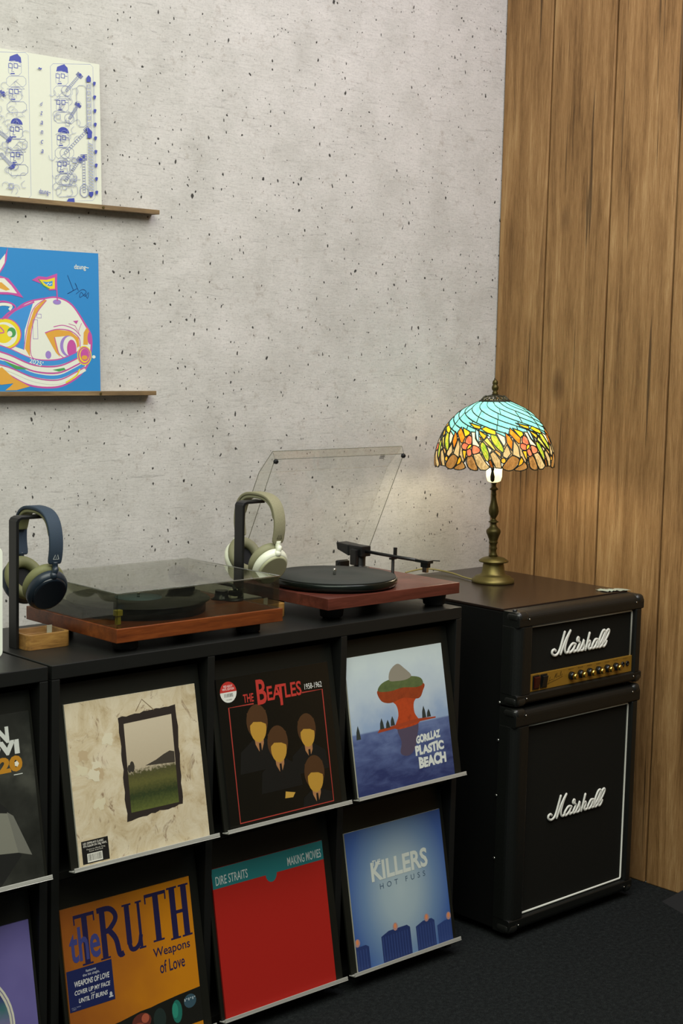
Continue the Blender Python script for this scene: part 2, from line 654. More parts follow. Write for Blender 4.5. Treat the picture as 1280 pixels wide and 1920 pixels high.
def plank_wood():
    m = bpy.data.materials.new('brown_plank')
    m.use_nodes = True
    N = Nodes(m)
    oi = N.add('ShaderNodeObjectInfo')
    tc = N.add('ShaderNodeTexCoord')
    cb = N.add('ShaderNodeCombineXYZ')
    N.link(N.math('MULTIPLY', oi.outputs['Random'], 13.0), cb.inputs[2])
    N.link(N.math('MULTIPLY', oi.outputs['Random'], 5.0), cb.inputs[1])
    va = N.add('ShaderNodeVectorMath', operation='ADD')
    N.link(tc.outputs['Object'], va.inputs[0])
    N.link(cb.outputs[0], va.inputs[1])

    def mp(s):
        n = N.add('ShaderNodeMapping')
        n.inputs['Scale'].default_value = s
        N.link(va.outputs[0], n.inputs[0])
        return n.outputs[0]
    g1 = N.noise(mp((20, 20, 1.1)), 1.6, 6, 0.62, 0.8)
    g2 = N.noise(mp((70, 70, 2.4)), 6.0, 5, 0.8, 0.3)
    g3 = N.noise(mp((6, 6, 1.6)), 1.0, 4, 0.6, 0.3)
    # small knots
    vo = N.add('ShaderNodeTexVoronoi', i_Scale=2.6)
    N.link(mp((1.6, 1.6, 0.8)), vo.inputs['Vector'])
    knot = N.ramp(vo.outputs['Distance'], [(0.0, 1.0), (0.05, 0.75), (0.12, 0.0)])
    h = N.math('ADD', N.math('MULTIPLY', g1, 0.40), N.math('ADD', N.math('MULTIPLY', g2, 0.40), N.math('MULTIPLY', g3, 0.20)))
    c = N.ramp(h, [(0.33, '#453019'), (0.43, '#795934'), (0.53, '#9b764a'), (0.65, '#bd9b6a')])
    crk = N.ramp(N.noise(mp((30, 30, 0.55)), 2.4, 3, 0.5, 0.2), [(0.315, 0.35), (0.36, 1.0)])
    c = N.mix(1.0, c, crk, 'MULTIPLY')
    c = N.mix(N.math('MULTIPLY', knot, 0.6), c, '#3a2412')
    N.link(c, N.b.inputs['Base Color'])
    N.b.inputs['Roughness'].default_value = 0.55
    N.b.inputs['Specular IOR Level'].default_value = 0.25
    N.bump(N.math('ADD', h, N.math('MULTIPLY', crk, 0.3)), 0.5, 0.004)
    return m


def carpet():
    m = bpy.data.materials.new('dark_carpet')
    m.use_nodes = True
    N = Nodes(m)
    v = N.coords()
    f = N.noise(v, 420, 2, 0.7)
    g = N.noise(v, 90, 3, 0.7)
    h = N.math('ADD', N.math('MULTIPLY', f, 0.6), N.math('MULTIPLY', g, 0.4))
    N.link(N.ramp(h, [(0.34, '#0c0d0d'), (0.5, '#1b1e1e'), (0.62, '#2a2e2d'), (0.74, '#4a4e4c')]), N.b.inputs['Base Color'])
    N.b.inputs['Roughness'].default_value = 0.95
    N.b.inputs['Specular IOR Level'].default_value = 0.1
    N.bump(h, 0.9, 0.006)
    return m


tag(MB().box(-3.2, WOOD_X, -3.4, WALL_Y, -0.05, 0).build('floor', carpet()), 'dark blue grey carpet on the floor', kind='structure')
tag(MB().box(-3.2, WOOD_X+0.1, WALL_Y, WALL_Y+0.1, 0, 3.2).build('wall_back', concrete()), 'grey board marked concrete wall with dark pits', kind='structure')
wr = MB().box(WOOD_X+0.012, WOOD_X+0.11, -3.4, WALL_Y, 0, 3.2).build('wall_right', M['black_board'])
tag(wr, 'wall of upright brown wooden planks', kind='structure')
pw = plank_wood()
edges = [0.630, 0.452, 0.229, 0.012, -0.21, -0.42, -0.65, -0.86, -1.09, -1.3, -1.52]
for a, b in zip(edges[:-1], edges[1:]):
    MB().box(-0.007, 0.012, b+0.0028, a-0.0028, 0, 3.2).build('plank', pw, wr, 0.003, 2, loc=(WOOD_X, 0, 0))

# ------------------------------------------------------------------ record display cabinets
TOP = 0.844
TILT = 0.1895
ROWS = (0.45, 0.041)


def cabinet(x0, cols, label, first_divider=True):
    w = 0.018
    inner = 0.356
    W = cols*inner+(cols+1)*w
    yf, yb = 0.04, 0.43
    root = empty('record_cabinet', (x0, 0, 0))
    tag(root, label, 'cabinet', 'black record display cabinets')
    boxpart('top_board', M['black_laminate'], root, 0, W, yf, yb, TOP-0.028, TOP, 0.0015)
    for k in range(cols+1):
        xx = k*(inner+w)
        boxpart('side_panel' if k in (0, cols) else 'divider', M['black_laminate'], root, xx, xx+w, yf, yb-0.012, 0, TOP-0.0285, 0.001)
    boxpart('back_panel', M['black_board'], root, 0.0, W, yb-0.012, yb, 0, TOP-0.0285, 0.001)
    for k in range(cols):
        xa = k*(inner+w)+w
        boxpart('shelf', M['black_board'], root, xa+0.001, xa+inner-0.001, yf+0.012, yb-0.013, 0.415, 0.431, 0.001)
        boxpart('bottom_board', M['black_board'], root, xa+0.001, xa+inner-0.001, yf+0.012, yb-0.013, 0.012, 0.028, 0.001)
        for zb, hh in ((ROWS[0], 0.355), (ROWS[1], 0.372)):
            # slanted flap the sleeve leans on, with a bright metal lip
            p = empty('x', (0, 0, 0))
            bpy.data.objects.remove(p)
            d = MB().box(-inner/2+0.004, inner/2-0.004, 0.0045, 0.0105, -0.006, hh)
            d = d.build('display_flap', M['black_panel'], root, 0.001)
            d.location = (xa+inner/2, 0.0, zb)
            d.rotation_euler = (-TILT, 0, 0)
            lw = 0.176
            l = MB()
            l.box(-lw, lw, -0.0105, -0.0085, -0.0045, 0.0035)
            l.box(-lw, lw, -0.0105, 0.0105, -0.0045, -0.0022)
            l.build('lip', M['aluminium'], d, 0.0005)
    return root


CAB_X = 0.532
cabinet(CAB_X, 3, 'black record cabinet with six sleeves, under the two turntables')
L_X = 0.5235-(3*0.356+4*0.018)
cabinet(L_X, 3, 'black record cabinet cut by the left edge of the photo')

# ------------------------------------------------------------------ record sleeves
SW = 0.315


def cover_mat(name, build):
    m = bpy.data.materials.new(name)
    m.use_nodes = True
    N = Nodes(m)
    tc = N.add('ShaderNodeTexCoord')
    col = build(N, tc.outputs['UV'])
    N.link(col, N.b.inputs['Base Color'])
    N.b.inputs['Roughness'].default_value = 0.35
    N.b.inputs['Specular IOR Level'].default_value = 0.35
    return m


def uvmap(N, uv, scale=(1, 1, 1), loc=(0, 0, 0)):
    mp = N.add('ShaderNodeMapping')
    mp.inputs['Scale'].default_value = scale
    mp.inputs['Location'].default_value = loc
    N.link(uv, mp.inputs[0])
    return mp.outputs[0]


def vcoord(N, uv, i=1):
    s = N.add('ShaderNodeSeparateXYZ')
    N.link(uv, s.inputs[0])
    return s.outputs[i]


def sleeve(x, zb, cover, label, edge='#cfcdbb', W=SW, H=SW, y=0.0, tilt=TILT, yaw=0.0, group='record sleeves on the display flaps'):
    th = 0.004
    b = MB().box(-W/2, W/2, 0, th, 0, H)
    b.m = [1, 1, 0, 1, 1, 1]
    o = b.build('record_sleeve', [cover, flat(edge)])
    me = o.data
    uvl = me.uv_layers.new(name='UVMap')
    for lp in me.loops:
        c = me.vertices[lp.vertex_index].co
        uvl.data[lp.index].uv = (c.x/W+0.5, c.z/H)
    o.location = (x, y, zb)
    o.rotation_euler = (-tilt, 0, yaw)
    tag(o, label, 'record', group)
    return o


# cream sleeve with a dark framed picture (plain landscape stand-in)
def c_cream(N, uv):
    a = N.noise(uv, 5, 6, 0.7, 0.8)
    b = N.noise(uvmap(N, uv, (1, 0.6, 1), (3, 1, 0)), 9, 5, 0.75, 1.0)
    c = N.ramp(a, [(0.3, '#a8946f'), (0.45, '#c2b392'), (0.6, '#cfc4a8'), (0.8, '#c9b79d')])
    return N.mix(N.ramp(b, [(0.30, 0.9), (0.42, 0.0)]), c, '#6d4f38')


o = sleeve(0.7282, ROWS[0], cover_mat('cover_cream', c_cream), 'cream mottled record sleeve with a dark framed picture')


def m_grad(name, stops, noise=0.25, sc_=30, ax=2, lo=0.0, hi=SW):
    m = bpy.data.materials.new(name)
    m.use_nodes = True
    N = Nodes(m)
    tc = N.add('ShaderNodeTexCoord')
    s = N.add('ShaderNodeSeparateXYZ')
    N.link(tc.outputs['Object'], s.inputs[0])
    f = N.math('DIVIDE', N.math('SUBTRACT', s.outputs[ax], lo), hi-lo)
    n = N.noise(tc.outputs['Object'], sc_, 4, 0.7)
    f = N.math('ADD', f, N.math('MULTIPLY', N.math('SUBTRACT', n, 0.5), noise))
    N.link(N.ramp(f, stops), N.b.inputs['Base Color'])
    N.b.inputs['Roughness'].default_value = 0.35
    return m


A = Art(SW, SW)
fr = [(0.375, 0.215), (0.815, 0.245), (0.835, 0.885), (0.385, 0.865)]


def rough_edge(pts, amp, n=14):
    out = []
    for i in range(len(pts)):
        a, b = pts[i], pts[(i+1) % len(pts)]
        for k in range(n):
            t = k/n
            out.append((a[0]+(b[0]-a[0])*t+random.uniform(-amp, amp), a[1]+(b[1]-a[1])*t+random.uniform(-amp, amp)))
    return out


A.poly(rough_edge(fr, 0.006), '#2b241f')
A.poly([(0.412, 0.262), (0.783, 0.262), (0.792, 0.83), (0.42, 0.82)],
       m_grad('picture_view', [(0.26, '#5b6330'), (0.36, '#2f3a20'), (0.44, '#5d5c30'), (0.50, '#4b4a2c'), (0.53, '#b4a78c'), (0.8, '#c2b69c')], 0.12, 160))
A.poly([(0.55, 0.535), (0.783, 0.52), (0.786, 0.59), (0.75, 0.60), (0.70, 0.585), (0.64, 0.56)], '#3f3930')
A.ell(0.452, 0.545, 0.018, 0.035, '#37332b', 14)
A.ell(0.43, 0.535, 0.014, 0.025, '#37332b', 14)
A.line([(0.52, 0.885), (0.575, 0.955), (0.66, 0.875)], 0.006, '#7a684f')
for k in range(7):
    cx, cy = random.uniform(0.06, 0.3), random.uniform(0.25, 0.8)
    A.poly(rough_edge([(cx-0.03, cy-0.02), (cx+0.04, cy-0.03), (cx+0.05, cy+0.03), (cx-0.02, cy+0.04)], 0.012, 4), random.choice(['#d3cbaf', '#cfc6a6', '#b7a380', '#8d7152']))
A.rect(0.025, 0.015, 0.22, 0.155, '#141311')
A.text("LED ZEPPELIN'S CLASSIC\n4TH ALBUM ON 180g VINYL", 0.036, 0.112, 0.21, 0.146, '#d9d6c8', 0.012, line=0.95)
A.text("Features Black Dog\nRock And Roll", 0.06, 0.085, 0.195, 0.106, '#b9b6a8', 0.006, align='CENTER')
A.rect(0.06, 0.022, 0.17, 0.075, '#d9d8cb')
for k in range(16):
    u = 0.066+k*0.0062
    A.rect(u, 0.03, u+random.uniform(0.0015, 0.004), 0.07, '#22201d')
A.build('cover_print', o)


# black sleeve: four plain busts, red title
o = sleeve(1.0988, ROWS[0], flat('#15140f', 0.25), 'black record sleeve with red title and four busts in dark suits', edge='#1b1a18')
A = Art(SW, SW)
for cu, cv, s_ in ((0.315, 0.645, 1.1), (0.745, 0.535, 1.0), (0.475, 0.48, 1.08), (0.775, 0.225, 1.1)):
    A.poly([(cu-0.17*s_, cv-0.27*s_), (cu-0.15*s_, cv-0.14*s_), (cu-0.05*s_, cv-0.08*s_), (cu+0.05*s_, cv-0.08*s_), (cu+0.15*s_, cv-0.14*s_), (cu+0.17*s_, cv-0.27*s_)] if cv > 0.3 else
           [(cu-0.13, 0.035), (cu-0.12, cv-0.13), (cu-0.05, cv-0.09), (cu+0.05, cv-0.09), (cu+0.12, cv-0.12), (0.915, 0.1), (0.915, 0.035)], '#11120f')
    A.poly([(cu-0.035*s_, cv-0.06), (cu+0.04*s_, cv-0.06), (cu+0.035*s_, cv-0.12), (cu+0.005, cv-0.175*s_), (cu-0.03*s_, cv-0.12)], '#a4744a')
    A.poly([(cu-0.004, cv-0.115), (cu+0.014, cv-0.115), (cu+0.018, cv-0.17*s_), (cu+0.004, cv-0.185*s_), (cu-0.006, cv-0.17*s_)], '#14120f')
    A.ell(cu, cv+0.03*s_, 0.084*s_, 0.105*s_, '#4a3018')
    A.ell(cu+0.004, cv-0.012*s_, 0.064*s_, 0.086*s_, '#b58a33')
    A.poly([(cu-0.075*s_, cv+0.0*s_), (cu-0.03*s_, cv+0.03*s_), (cu+0.03*s_, cv+0.022*s_), (cu+0.072*s_, cv+0.002*s_), (cu+0.075*s_, cv+0.09*s_), (cu-0.075*s_, cv+0.09*s_)], '#4a3018')
A.poly([(0.49, 0.125), (0.56, 0.12), (0.585, 0.15), (0.54, 0.16), (0.50, 0.17)], '#c0973f')
A.line([(0.30, 0.80), (0.085, 0.80), (0.085, 0.03), (0.925, 0.03), (0.925, 0.815), (0.735, 0.815)], 0.009, '#a83a30')
A.text('B', 0.335, 0.785, 0.42, 0.955, '#b5352c', 0.02)
A.text('EA LES', 0.425, 0.80, 0.735, 0.90, '#b5352c', 0.02)
A.rect(0.535, 0.755, 0.558, 0.9, '#b5352c')
A.rect(0.505, 0.882, 0.588, 0.9, '#b5352c')
A.text('THE', 0.215, 0.815, 0.305, 0.872, '#b5352c', 0.02)
A.text('1958-1962', 0.765, 0.832, 0.925, 0.872, '#d8d8d0', 0.002)
A.ell(0.095, 0.905, 0.07, 0.07, '#d9dad0')
A.ell(0.095, 0.905, 0.07, 0.07, '#b93028', a0=0.0, a1=PI)
A.text('RED HEAVY\nVINYL EDITION', 0.045, 0.918, 0.146, 0.952, '#e6d6d0', 0.012, align='CENTER', line=0.9)
for k in range(14):
    u = 0.058+k*0.0054
    A.rect(u, 0.872, u+random.uniform(0.0015, 0.0035), 0.896, '#2a2825')
A.text('LTD 000000', 0.07, 0.850, 0.12, 0.858, '#6a6862', 0.0)
A.build('cover_print', o)


# pale sky over a dark blue sea, plain red mound
def c_sea(N, uv):
    v = vcoord(N, uv)
    n = N.noise(uvmap(N, uv, (1.4, 3.6, 1)), 3.0, 5, 0.6, 0.4)
    sky = N.ramp(N.math('ADD', v, N.math('MULTIPLY', N.math('SUBTRACT', N.noise(uv, 3, 4, 0.6), 0.5), 0.5)), [(0.45, '#8ea4bf'), (0.65, '#b0bfc8'), (0.95, '#c3d1cf')])
    sea = N.ramp(N.math('ADD', N.math('MULTIPLY', v, 0.9), N.math('MULTIPLY', N.math('SUBTRACT', n, 0.5), 0.9)), [(0.0, '#2b3560'), (0.25, '#4a5882'), (0.5, '#64759c')])
    return N.mix(N.ramp(v, [(0.440, 0.0), (0.452, 1.0)]), sea, sky)


o = sleeve(1.465, ROWS[0], cover_mat('cover_sea', c_sea), 'record sleeve showing a red mound above a blue sea')
A = Art(SW, SW)


def blob(pts, color):
    A.poly([(q[0], q[1]) for q in cr(pts, 5, True)], color)


blob([(0.46, 0.25), (0.53, 0.22), (0.60, 0.25), (0.645, 0.34), (0.66, 0.45), (0.46, 0.44), (0.48, 0.33)], '#4f4658')
blob([(0.43, 0.435), (0.475, 0.52), (0.465, 0.60), (0.40, 0.66), (0.50, 0.70), (0.62, 0.70), (0.71, 0.655), (0.65, 0.60), (0.645, 0.52), (0.685, 0.445), (0.55, 0.425)], m_grad('mound', [(0.1, '#7c2c18'), (0.5, '#b0441f'), (0.9, '#9a3a1c')], 1.3, 60))
blob([(0.29, 0.70), (0.33, 0.645), (0.42, 0.625), (0.55, 0.645), (0.70, 0.62), (0.755, 0.67), (0.77, 0.725), (0.6, 0.76), (0.4, 0.76), (0.3, 0.735)], m_grad('mound_top', [(0.1, '#6b2c16'), (0.9, '#96401f')], 1.2, 70))
blob([(0.30, 0.725), (0.42, 0.71), (0.55, 0.72), (0.70, 0.705), (0.765, 0.725), (0.73, 0.775), (0.58, 0.80), (0.42, 0.795), (0.33, 0.77)], m_grad('mound_grass', [(0.1, '#34452a'), (0.9, '#5c6b40')], 1.2, 70))
blob([(0.42, 0.79), (0.44, 0.86), (0.52, 0.90), (0.585, 0.86), (0.65, 0.80), (0.6, 0.775), (0.5, 0.775)], '#8d8878')
A.poly([(0.25, 0.428), (0.44, 0.436), (0.68, 0.45), (0.86, 0.452), (0.86, 0.462), (0.66, 0.475), (0.44, 0.46), (0.27, 0.45)], '#9c3f20')
for cu, cv, h in ((0.30, 0.45, 0.08), (0.36, 0.45, 0.06), (0.41, 0.46, 0.07), (0.74, 0.47, 0.09), (0.79, 0.47, 0.06), (0.06, 0.41, 0.10)):
    A.poly([(cu-0.022, cv), (cu+0.022, cv), (cu+0.014, cv+h*0.6), (cu+0.002, cv+h), (cu-0.016, cv+h*0.55)], '#2e3632')
A.text('GORILLAZ', 0.63, 0.288, 0.89, 0.35, '#d6dcd2', 0.06, warp=lambda a, b: (a, b*(0.85+0.2*abs(math.sin(a*7)))+0.25*a))
A.text('PLASTIC', 0.61, 0.203, 0.915, 0.275, '#d6dcd2', 0.06, warp=lambda a, b: (a, b*(0.85+0.2*abs(math.sin(a*5+1)))+0.10*a))
A.text('BEACH', 0.635, 0.105, 0.925, 0.19, '#d6dcd2', 0.06, warp=lambda a, b: (a, b*(0.85+0.2*abs(math.sin(a*4+2)))+0.06*a))
A.build('cover_print', o)


# orange sleeve, dark blue serif title
def c_orange(N, uv):
    u = vcoord(N, uv, 0)
    n = N.noise(uv, 2.2, 3, 0.6)
    return N.ramp(N.math('ADD', u, N.math('MULTIPLY', N.math('SUBTRACT', n, 0.5), 0.7)), [(0.05, '#8d4f1c'), (0.45, '#a9661a'), (0.8, '#c07a14')])


o = sleeve(0.7199, ROWS[1], cover_mat('cover_orange', c_orange), 'worn orange record sleeve with tall dark blue lettering', edge='#8a5a24')
A = Art(SW, SW)
NAVY = '#1d1a44'


def serif(letter, u0, u1, v0, v1, col):
    w = (u1-u0)
    st = w*0.26
    th = w*0.09
    sh = 0.012
    if letter == 'T':
        A.rect(u0+w*0.38, v0, u0+w*0.38+st, v1, col)
        A.rect(u0, v1-0.022, u1, v1, col)
        A.rect(u0, v1-0.06, u0+th*0.7, v1, col)
        A.rect(u1-th*0.7, v1-0.06, u1, v1, col)
        A.rect(u0+w*0.25, v0, u0+w*0.77, v0+sh, col)
    elif letter == 'H':
        for a in (u0+w*0.1, u1-w*0.1-st):
            A.rect(a, v0, a+st, v1, col)
            A.rect(a-w*0.1, v0, a+st+w*0.1, v0+sh, col)
            A.rect(a-w*0.1, v1-sh, a+st+w*0.1, v1, col)
        A.rect(u0+w*0.2, (v0+v1)/2-0.01, u1-w*0.2, (v0+v1)/2+0.012, col)
    elif letter == 'U':
        A.rect(u0+w*0.1, v0+0.05, u0+w*0.1+st, v1, col)
        A.rect(u0, v1-sh, u0+w*0.2+st, v1, col)
        A.rect(u1-w*0.1-th*1.6, v0, u1-w*0.1, v1, col)
        A.rect(u1-w*0.32, v1-sh, u1, v1, col)
        A.line([(u0+w*0.22, v0+0.06), (u0+w*0.3, v0+0.018), (u0+w*0.52, v0+0.012), (u0+w*0.74, v0+0.04), (u1-w*0.16, v0+0.09)], 0.03, col, smooth=5)
        A.rect(u1-w*0.3, v0, u1+w*0.05, v0+sh, col)
    elif letter == 'R':
        A.rect(u0+w*0.1, v0, u0+w*0.1+st, v1, col)
        A.rect(u0, v0, u0+w*0.2+st, v0+sh, col)
        m = v0+(v1-v0)*0.52
        A.line([(u0, v1-0.01), (u0+w*0.55, v1-0.012), (u0+w*0.82, v1-0.05), (u0+w*0.82, m+0.06), (u0+w*0.5, m+0.01), (u0+w*0.3, m+0.005)], 0.034, col, smooth=5)
        A.line([(u0+w*0.5, m+0.005), (u0+w*0.78, m-0.06), (u0+w*0.9, v0+0.008), (u1+w*0.1, v0+0.008)], 0.036, col, smooth=5)


serif('T', 0.09, 0.245, 0.625, 0.945, NAVY)
serif('R', 0.265, 0.425, 0.625, 0.945, NAVY)
serif('U', 0.455, 0.605, 0.625, 0.93, NAVY)
serif('T', 0.63, 0.80, 0.64, 0.955, NAVY)
serif('H', 0.81, 0.985, 0.62, 0.96, NAVY)
A.text('the', 0.045, 0.655, 0.27, 0.87, '#3a3f7a', 0.02)
A.text('Weapons', 0.66, 0.525, 0.955, 0.60, NAVY, 0.008)
A.text('of Love', 0.70, 0.43, 0.90, 0.51, NAVY, 0.008)
A.rect(0.005, 0.365, 0.34, 0.618, '#17204f')
A.text('features\nthe hit single,', 0.12, 0.555, 0.245, 0.60, '#b9bcc0', 0.006, align='CENTER')
A.text('WEAPONS OF LOVE', 0.055, 0.51, 0.315, 0.545, '#cfd0cb', 0.02, shear=0.2)
A.text('COVER UP MY FACE', 0.05, 0.46, 0.315, 0.488, '#cfd0cb', 0.02, shear=0.2)
A.text('and', 0.165, 0.442, 0.195, 0.453, '#cfd0cb', 0.0)
A.text('UNTIL IT BURNS', 0.075, 0.408, 0.29, 0.436, '#cfd0cb', 0.02, shear=0.2)
A.ell(0.312, 0.405, 0.010, 0.014, '#b9bcc0')
A.rect(0.296, 0.385, 0.328, 0.393, '#b9bcc0')
A.text('PCS 7000\n1987', 0.02, 0.375, 0.085, 0.392, '#8f94a8', 0.0)
A.poly([(0.06, 0.04), (1.0, 0.05), (1.0, 0.272), (0.82, 0.262), (0.66, 0.248), (0.60, 0.24), (0.52, 0.238), (0.45, 0.228), (0.36, 0.215), (0.2, 0.205), (0.08, 0.195)], '#14150f')
for cu, cv, a, b, c in ((0.52, 0.17, 0.075, 0.055, '#5c2a20'), (0.49, 0.14, 0.05, 0.03, '#8c4430'), (0.55, 0.185, 0.03, 0.03, '#a8553c'), (0.80, 0.16, 0.04, 0.075, '#1d6a5c'), (0.785, 0.17, 0.024, 0.05, '#2a8872'), (0.91, 0.20, 0.05, 0.045, '#35505c'), (0.66, 0.15, 0.05, 0.07, '#1f2c28'), (0.30, 0.13, 0.07, 0.05, '#222a1e')):
    A.ell(cu, cv, a, b, c, 16)
for k in range(6):
    A.rect(0.865+k*0.016, 0.205+0.01*(k % 2), 0.874+k*0.016, 0.222, '#a9b7bb')
A.line([(0.44, 0.10), (0.50, 0.14), (0.56, 0.135)], 0.008, '#c9774a', smooth=4)
A.build('cover_print', o)

# red sleeve, teal band
o = sleeve(1.0943, ROWS[1], flat('#a82018', 0.4), 'plain red record sleeve with a teal band along its top', edge='#8f1c16')
A = Art(SW, SW)
A.poly([(0.0, 0.865)]+[(0.51-0.05*math.cos(k*PI/12), 0.865-0.055*math.sin(k*PI/12)) for k in range(13)]+[(1.0, 0.865), (1.0, 1.0), (0.0, 1.0)], '#1f6f70')
A.text('DIRE STRAITS', 0.028, 0.885, 0.305, 0.945, '#c3ccc6', 0.004)
A.text('MAKING MOVIES', 0.665, 0.885, 0.978, 0.945, '#c3ccc6', 0.004)
A.build('cover_print', o)


# dusk blue sleeve with tower blocks
def c_dusk(N, uv):
    u, v = vcoord(N, uv, 0), vcoord(N, uv, 1)
    du = N.math('MULTIPLY', N.math('SUBTRACT', u, 0.5), 1.15)
    dv = N.math('MULTIPLY', N.math('SUBTRACT', v, 0.50), 0.85)
    d = N.math('SQRT', N.math('ADD', N.math('MULTIPLY', du, du), N.math('MULTIPLY', dv, dv)))
    return N.ramp(d, [(0.0, '#aabdc0'), (0.2, '#9db2ba'), (0.42, '#6b89ab'), (0.6, '#40609c'), (0.75, '#2b4a8c')])


o = sleeve(1.4773, ROWS[1], cover_mat('cover_dusk', c_dusk), 'hazy blue record sleeve with tower blocks along its foot')
A = Art(SW, SW)
DK = '#27396b'
for u0, u1, h, c in ((0.0, 0.13, 0.175, DK), (0.26, 0.56, 0.22, '#243566'), (0.62, 0.82, 0.21, DK), (0.845, 1.0, 0.16, '#2b4178')):
    A.poly([(u0, 0.0), (u1, 0.0), (u1, h*0.9), (u1-0.03, h), (u0+0.08 if u0 else 0.0, h), (u0, h*0.88)], c)
    for i in range(int((u1-u0)/0.028)):
        uu = u0+0.012+i*0.028
        A.rect(uu, 0.01, uu+0.008, h*0.85, '#34497f')
for cu, cv in ((0.41, 0.235), (0.74, 0.225), (0.02, 0.205), (0.975, 0.185)):
    A.ell(cu, cv, 0.026, 0.03, '#b08a84', 12)
    A.ell(cu, cv+0.005, 0.012, 0.018, '#e08a55', 10)
A.text('KILLERS', 0.225, 0.60, 0.815, 0.745, '#d3dbd0', 0.03)
A.text('THE', 0.245, 0.715, 0.33, 0.755, '#d9e0d6', 0.02)
A.text('HOT FUSS', 0.30, 0.535, 0.775, 0.575, '#4d6478', -0.004, spacing=1.9)
A.build('cover_print', o)


# left cabinet, right column
def c_grey(N, uv):
    n = N.noise(uv, 2.4, 4, 0.6)
    return N.ramp(n, [(0.35, '#1d1e1a'), (0.55, '#2c2d28'), (0.7, '#45463e')])


o = sleeve(0.335, ROWS[0], cover_mat('cover_grey', c_grey), 'dark grey record sleeve with white and amber bold lettering', edge='#3a3a34')
A = Art(SW, SW)
A.poly([(0.35, 0.0), (0.42, 0.42), (0.55, 0.5), (0.72, 0.52), (0.80, 0.44), (0.86, 0.16), (0.70, 0.0)], '#1a1b18')
A.poly([(0.66, 0.20), (0.70, 0.44), (0.80, 0.42), (0.84, 0.18)], '#77776a')
A.poly([(0.79, 0.43), (0.83, 0.40), (0.93, 0.15), (0.84, 0.18)], '#6a6a60')
A.ell(0.66, 0.58, 0.10, 0.13, '#3c3c36')
A.text('BON', 0.61, 0.83, 0.853, 0.93, '#c3c7be', 0.06)
A.text('JOVI', 0.60, 0.735, 0.915, 0.845, '#c3c7be', 0.06)
A.text('2020', 0.60, 0.655, 0.925, 0.75, '#b07a1c', 0.06)
A.ell(0.718, 0.70, 0.016, 0.018, '#d8d4c0', 5)
A.ell(0.886, 0.70, 0.016, 0.018, '#d8d4c0', 5)
A.rect(0.86, 0.635, 0.92, 0.64, '#c3c7be')
A.build('cover_print', o)


def c_lilac(N, uv):
    n = N.noise(uv, 2, 3, 0.5)
    return N.ramp(n, [(0.3, '#5f588f'), (0.7, '#6f689f')])


o = sleeve(0.335, ROWS[1], cover_mat('cover_lilac', c_lilac), 'lilac record sleeve with a white ringed disc', edge='#57507f')
A = Art(SW, SW)
A.ell(0.46, 0.42, 0.385, 0.385, '#cfcdb9', 48)
A.ell(0.46, 0.42, 0.372, 0.372, '#77718c', 48)
A.ell(0.46, 0.42, 0.366, 0.366, '#c9c7b4', 48)
A.ell(0.46, 0.42, 0.352, 0.352, m_grad('disc_dusk', [(0.1, '#1a1a2c'), (0.35, '#8d6a58'), (0.42, '#6c6a8c'), (0.52, '#3f6a6c'), (0.62, '#3b3a72'), (0.8, '#221f3c')], 0.25, 14), 48)
A.poly([(0.62, 0.11), (0.80, 0.33), (0.72, 0.35), (0.66, 0.30), (0.60, 0.33), (0.5, 0.28), (0.45, 0.08)], '#17171f')
A.build('cover_print', o)


# ------------------------------------------------------------------ wall ledges with two sleeves
def ledge(z, x1, label):
    o = MB().box(-0.9, 0, -0.032, 0, -0.0085, 0).box(-0.9, 0, -0.032, -0.027, 0, 0.002)
    o = o.build('picture_ledge', M['ledge_wood'], None, 0.0008)
    o.location = (x1, WALL_Y, z)
    tag(o, label, 'shelf', 'narrow wooden wall ledges')
    for sx in (-0.16, -0.6):
        MB().lathe([(0.003, 0), (0.003, 0.002)], 10).xform(Matrix.Rotation(PI/2, 4, 'X')).build('screw', M['brass'], o).location = (sx, -0.032, -0.004)
    return o


ledge(1.3385, 1.174, 'narrow wooden wall ledge holding the blue sleeve')
ledge(1.7670, 1.178, 'narrow wooden wall ledge holding the cream drawing sleeve')

sb = sleeve(0.861, 1.3392, flat('#2f86c4', 0.4), 'blue record sleeve with a big drawn fish, on the lower wall ledge', edge='#cfd6d6', W=0.318, H=0.32, y=0.607, tilt=0.042, group='record sleeves on the wall ledges')
A = Art(0.318, 0.32)
PK, WH, YE, OR, GN, PU, BL = '#c0529c', '#dfe3d3', '#e3cf2a', '#d9a240', '#4a9a52', '#9a80c4', '#3f8fd0'


def U(x, y):
    """from a 1280x1320 view of the sleeve's right part to sleeve coordinates"""
    return (1-(750-x)/904.0, (1170-y+(x-750)*0.012)/1032.0)


def PL(l):
    return [U(*p) for p in l]


A.poly(PL([(p[0], p[1]) for p in cr([(-260, 760), (20, 640), (180, 520), (330, 480), (430, 470), (540, 520), (640, 660), (690, 760), (680, 900), (640, 1000), (540, 1090), (400, 1140), (200, 1120), (0, 1020), (-200, 980)], 6, True)]), PK)
A.poly(PL([(p[0], p[1]) for p in cr([(-250, 770), (30, 650), (190, 530), (330, 492), (430, 482), (535, 532), (630, 670), (675, 765), (668, 890), (630, 990), (535, 1078), (400, 1126), (205, 1108), (5, 1008), (-195, 968)], 6, True)]), WH)
A.poly(PL([(40, 640), (120, 570), (250, 510), (180, 720), (175, 860), (60, 820)]), BL)
A.line(PL([(30, 660), (110, 580), (255, 512)]), 0.012, PK, smooth=5)
A.poly(PL([(330, 490), (255, 560), (205, 700), (180, 850), (215, 910), (225, 720), (265, 600), (350, 500)]), OR)
A.line(PL([(345, 500), (270, 600), (228, 740), (225, 900), (290, 940)]), 0.006, PK, smooth=5)
A.line(PL([(335, 490), (250, 560), (200, 700), (172, 860)]), 0.006, PK, smooth=5)
